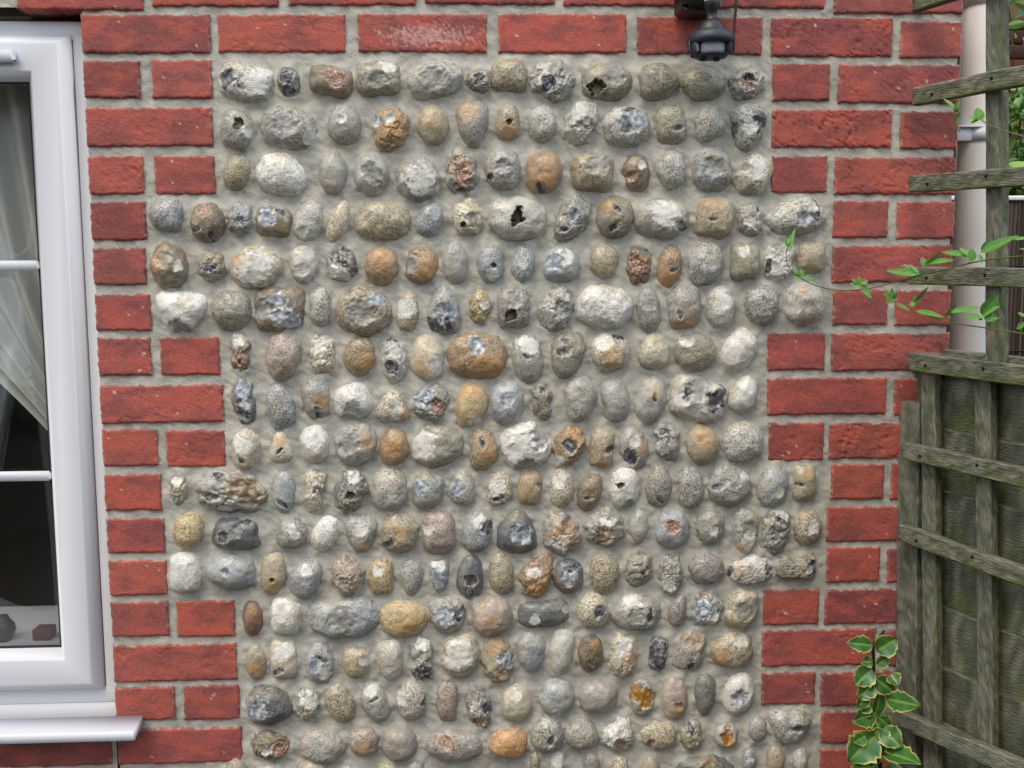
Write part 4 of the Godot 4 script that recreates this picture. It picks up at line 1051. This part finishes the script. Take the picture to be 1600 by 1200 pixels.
func beyond_the_fence() -> void:
	var screen := thing("reed_screen", "dark brown reed screen standing behind the downpipe and trellis", "fence")
	var st := start()
	var rng := RandomNumberGenerator.new()
	rng.seed = 5
	for i in 640:
		var x := 1.45 + i * 0.0041
		var r := rng.randf_range(0.0026, 0.0040)
		var z := -1.0 + rng.randf_range(-0.003, 0.003) - 0.004 * (i % 2)
		var tone := rgb(92, 74, 64).lerp(rgb(52, 42, 40), rng.randf()) * rng.randf_range(0.7, 1.1)
		var lean := rng.randf_range(-0.004, 0.004)
		for k in 5:
			var a0 := TAU * k / 5
			var a1 := TAU * (k + 1) / 5
			st.set_color(tone)
			var c0 := Vector3(cos(a0) * r, 0, sin(a0) * r)
			var c1 := Vector3(cos(a1) * r, 0, sin(a1) * r)
			var hi := Vector3(x + lean, 1.735 + rng.randf_range(-0.004, 0.004), z)
			var lo := Vector3(x, 0.0, z)
			quad(st, hi + c0, hi + c1, lo + c1, lo + c0)
	st.generate_normals()
	part("reeds", st.commit(), mats.reed, screen).set_meta("kind", "stuff")
	for y in [0.3, 0.7, 1.1, 1.33, 1.56]:
		part("tie_wire", box_mesh(Vector3(1.44, y, -0.995), Vector3(4.06, y + 0.003, -0.9925)), mats.wire, screen)
	part("top_batten", box_mesh(Vector3(1.44, 1.737, -1.012), Vector3(4.06, 1.749, -0.99), 0.002), mats.cream_plastic, screen)
	var far_house := thing("rendered_house", "tan and pink walled house behind the shrub at the right edge", "house")
	part("wall", box_mesh(Vector3(1.9, 0, -5.2), Vector3(9, 4.6, -4.0)), mats.far_render, far_house)
	var frng := RandomNumberGenerator.new()
	frng.seed = 8
	for j in 12:
		for i in 8:
			var w0 := 2.75 + i * 0.23 + (0.115 if j % 2 else 0.0)
			var h0 := 2.0 + j * 0.079
			part("brick", box_mesh(Vector3(w0, h0, -4.01), Vector3(w0 + 0.215, h0 + 0.066, -3.985), 0.004), mats.old_brick if frng.randf() < 0.45 else mats.far_render if frng.randf() < 0.5 else mats.far_brick, far_house)
	# shrub whose leaves show between the downpipe, the trellis and the picture edge
	shrub("leafy_shrub", "bright green leafy shrub showing beside the trellis over the reed screen", Vector3(2.35, 1.92, -1.45), Vector3(0.55, 0.22, 0.30), 1500, 41, 0.052)
	shrub("climbing_shrub", "dark green shrub tangled across the upper right corner", Vector3(2.25, 2.42, -1.9), Vector3(0.6, 0.16, 0.22), 260, 43, 0.06)
	shrub("creeper", "strip of green creeper leaves between the brick corner and the downpipe", Vector3(1.475, 1.78, -0.16), Vector3(0.012, 0.32, 0.05), 46, 47, 0.03)


func shrub(called: String, label: String, at: Vector3, size: Vector3, count: int, s: int, leaf: float) -> void:
	var o := thing(called, label, "shrub")
	o.position = at
	var mm := MultiMesh.new()
	mm.transform_format = MultiMesh.TRANSFORM_3D
	mm.use_colors = true
	mm.mesh = leaf_mesh(leaf, leaf * 0.42, 0.25, 0.12, Color.WHITE, Color(0.9, 1, 0.8), 0.0, 1)
	mm.instance_count = count
	var rng := RandomNumberGenerator.new()
	rng.seed = s
	for i in count:
		var d := Vector3(rng.randfn(), rng.randfn(), rng.randfn()).normalized() * pow(rng.randf(), 0.4)
		var p := d * size
		p += Vector3(soft.get_noise_3d(p.x * 900, p.y * 900, s), soft.get_noise_3d(p.x * 900, p.y * 900, s + 99), 0) * size * 0.35
		var basis := Basis.from_euler(Vector3(rng.randf_range(-0.9, 0.7), rng.randf() * TAU, rng.randf_range(-2.2, 2.2))).scaled(Vector3.ONE * rng.randf_range(0.6, 1.25))
		mm.set_instance_transform(i, Transform3D(basis, p))
		mm.set_instance_color(i, rgb(52, 96, 44).lerp(rgb(128, 164, 62), rng.randf()) * rng.randf_range(0.6, 1.1))
	var f := MultiMeshInstance3D.new()
	f.name = "foliage"
	f.multimesh = mm
	f.material_override = mats.shrub_leaf
	f.set_meta("kind", "stuff")
	o.add_child(f)
	for i in 5:
		var x := size.x * (i - 2) * 0.35
		var path := PackedVector3Array()
		for k in 9:
			path.append(Vector3(x * (0.5 + k * 0.0625), lerpf(-at.y, size.y * 0.7, k / 8.0), 0.02 * sin(k * 1.3 + i)))
		part("stem", tube(path, 0.009 if size.x > 0.1 else 0.003, 0.003 if size.x > 0.1 else 0.0015), mats.brown_stem, o)


# ---------------------------------------------------------------- plants in front of the wall

func put_leaf(parent: Node3D, row: String, s: int, material: Material, inner: Color, rim: Color, spiny: float, fold: float) -> void:
	var t := row.replace("tip ", "").replace("w ", "").split_floats(" ")
	var from := Vector3(t[0], t[1], t[2]) * 0.001
	var to := Vector3(t[3], t[4], t[5]) * 0.001
	var rng := RandomNumberGenerator.new()
	rng.seed = 900 + s
	var y := (to - from).normalized()
	var face := Vector3(rng.randf_range(-0.45, 0.45), rng.randf_range(0.05, 0.75), 1.0).normalized()
	var x := y.cross(face).normalized()
	var z := x.cross(y)
	var o := part("leaf", leaf_mesh(from.distance_to(to) * 1.02, t[6] * (0.00112 if spiny > 0.0 else 0.00094), fold, 0.06, inner * rng.randf_range(0.8, 1.15), rim, spiny, s), material, parent)
	o.transform = Transform3D(Basis(x, y, z), from)


func vine(called: String, label: String, stem: String, rows: Array, s: int) -> void:
	var o := thing(called, label, "vine", "vine shoots over the trellis")
	part("stem", tube(smooth_path(stem), 0.0013, 0.0007, 6), mats.green_stem, o)
	for row in rows:
		s += 1
		put_leaf(o, row, s, mats.vine_leaf, rgb(94, 148, 68), rgb(108, 160, 78), 0.0, 0.22)


func plants() -> void:
	vine("climbing_vine", "long vine shoot with fresh leaves reaching furthest left over the cobbles", "1427 1578 335 , 1413 1575 296 , 1387 1569 227 , 1364 1557 164 , 1342 1545 103 , 1313 1532 58 , 1276 1524 58 , 1233 1523 58 , 1195 1531 58 , 1168 1544 58 , 1155 1553 58 , 1145 1571 58 , 1145 1590 58 , 1152 1609 58", [
		"1343 1549 117 tip 1308 1556 64 w 13", "1339 1554 107 tip 1327 1565 74 w 9", "1336 1556 100 tip 1330 1566 83 w 7",
		"1342 1549 115 tip 1335 1566 95 w 8", "1346 1560 125 tip 1344 1577 120 w 12", "1347 1561 128 tip 1349 1573 134 w 7",
		"1347 1567 130 tip 1358 1584 160 w 10", "1348 1567 132 tip 1366 1572 182 w 10", "1349 1568 135 tip 1356 1565 153 w 8",
		"1375 1578 206 tip 1357 1585 156 w 10", "1376 1576 208 tip 1370 1590 190 w 9", "1375 1575 206 tip 1370 1579 192 w 6",
		"1378 1568 212 tip 1378 1588 212 w 16", "1377 1567 210 tip 1375 1565 205 w 9", "1383 1581 228 tip 1405 1605 287 w 16",
		"1382 1579 225 tip 1385 1565 232 w 10", "1384 1584 229 tip 1390 1602 245 w 8", "1404 1599 284 tip 1412 1600 305 w 8",
		"1412 1583 305 tip 1407 1586 292 w 7", "1265 1532 64 tip 1250 1534 64 w 10", "1265 1533 64 tip 1253 1542 64 w 9",
		"1266 1534 64 tip 1264 1546 64 w 12", "1267 1534 64 tip 1280 1539 64 w 11", "1266 1532 64 tip 1288 1510 64 w 16",
		"1268 1531 64 tip 1276 1526 64 w 9", "1168 1548 64 tip 1155 1558 64 w 9", "1166 1546 64 tip 1157 1547 64 w 10",
		"1171 1548 64 tip 1166 1559 64 w 10", "1170 1546 64 tip 1189 1544 64 w 8", "1173 1544 64 tip 1181 1549 64 w 7",
		"1145 1590 64 tip 1156 1625 64 w 8", "1144 1594 64 tip 1139 1613 64 w 7", "1144 1592 64 tip 1152 1596 64 w 7",
		"1143 1598 64 tip 1147 1609 64 w 7",
	], 10)
	vine("climbing_vine", "lower vine shoot crossing the downpipe just above the fence top", "1433 1463 335 , 1419 1464 295 , 1395 1469 231 , 1369 1475 161 , 1351 1486 111 , 1336 1497 71 , 1325 1505 50", [
		"1323 1505 56 tip 1311 1523 56 w 9", "1325 1507 56 tip 1324 1526 56 w 10", "1327 1507 56 tip 1329 1518 63 w 7",
		"1323 1503 56 tip 1315 1501 56 w 7", "1329 1501 62 tip 1339 1491 91 w 9", "1342 1496 97 tip 1341 1506 95 w 10",
		"1343 1505 101 tip 1353 1528 128 w 8", "1343 1504 99 tip 1347 1509 112 w 7", "1342 1506 98 tip 1343 1514 100 w 7",
		"1344 1490 104 tip 1364 1484 158 w 11", "1366 1484 162 tip 1373 1502 181 w 12", "1368 1491 169 tip 1388 1500 222 w 11",
		"1373 1494 182 tip 1375 1492 187 w 8", "1390 1488 228 tip 1399 1518 254 w 21", "1390 1486 228 tip 1400 1503 256 w 15",
		"1389 1484 227 tip 1379 1487 200 w 12", "1391 1484 232 tip 1400 1485 257 w 12", "1390 1484 228 tip 1388 1480 224 w 8",
		"1416 1488 299 tip 1412 1495 289 w 9", "1416 1481 301 tip 1411 1470 287 w 9", "1417 1486 301 tip 1414 1484 294 w 8",
	], 60)
	vine("climbing_vine", "short vine shoot in front of the downpipe by its bracket", "1427 1722 323 , 1412 1743 282 , 1400 1755 251 , 1390 1768 223 , 1384 1779 206", [
		"1381 1778 211 tip 1380 1795 208 w 18", "1381 1777 210 tip 1375 1786 193 w 13", "1381 1776 210 tip 1376 1775 195 w 10",
		"1382 1777 213 tip 1385 1782 220 w 9",
	], 90)
	vine("climbing_vine", "tiny upright vine tip at the brick corner under the upper trellis rail", "1376 1766 163 , 1374 1782 155 , 1372 1797 152 , 1371 1807 149", [
		"1369 1803 155 tip 1362 1821 135 w 10", "1370 1801 157 tip 1368 1809 150 w 7", "1370 1801 158 tip 1373 1812 164 w 8",
		"1371 1785 158 tip 1374 1794 167 w 7",
	], 110)
	var holly := thing("variegated_shrub", "glossy green shrub with yellow edged leaves at the foot of the fence", "shrub")
	part("stem", tube(smooth_path("1321 641 95 , 1316 710 95 , 1310 767 95 , 1307 824 95 , 1300 870 95 , 1298 903 95 , 1298 928 95 , 1315 953 95"), 0.0040, 0.0022, 8), mats.brown_stem, holly)
	var s := 140
	for row in [
		"1292 931 105 tip 1248 937 105 w 26", "1299 921 105 tip 1329 946 114 w 35", "1298 927 105 tip 1309 948 105 w 16",
		"1293 903 105 tip 1272 903 105 w 18", "1299 896 105 tip 1322 912 105 w 19", "1286 845 105 tip 1269 821 105 w 21",
		"1293 890 105 tip 1264 863 105 w 34", "1293 863 105 tip 1274 845 105 w 31", "1323 882 105 tip 1331 868 121 w 23",
		"1290 857 105 tip 1269 839 105 w 24", "1281 872 105 tip 1275 850 105 w 19", "1305 806 105 tip 1326 787 108 w 24",
		"1284 773 105 tip 1265 762 105 w 22", "1326 759 106 tip 1333 746 126 w 27", "1300 761 105 tip 1320 738 105 w 29",
		"1293 829 105 tip 1272 816 105 w 19", "1297 874 105 tip 1328 852 113 w 32", "1319 837 105 tip 1347 851 164 w 32",
		"1307 848 105 tip 1301 803 105 w 25", "1300 815 105 tip 1262 798 105 w 36", "1279 796 105 tip 1309 797 105 w 24",
		"1317 797 105 tip 1291 764 105 w 36", "1312 786 105 tip 1335 764 131 w 36", "1303 775 105 tip 1257 728 105 w 51",
		"1296 739 105 tip 1301 718 105 w 27", "1316 744 105 tip 1349 758 170 w 37", "1306 721 105 tip 1260 710 105 w 37",
		"1312 710 105 tip 1342 712 149 w 37", "1304 698 105 tip 1269 671 105 w 42",
	]:
		s += 1
		put_leaf(holly, row, s, mats.glossy_leaf, rgb(52, 96, 42), rgb(184, 176, 84), 1.0, 0.3)
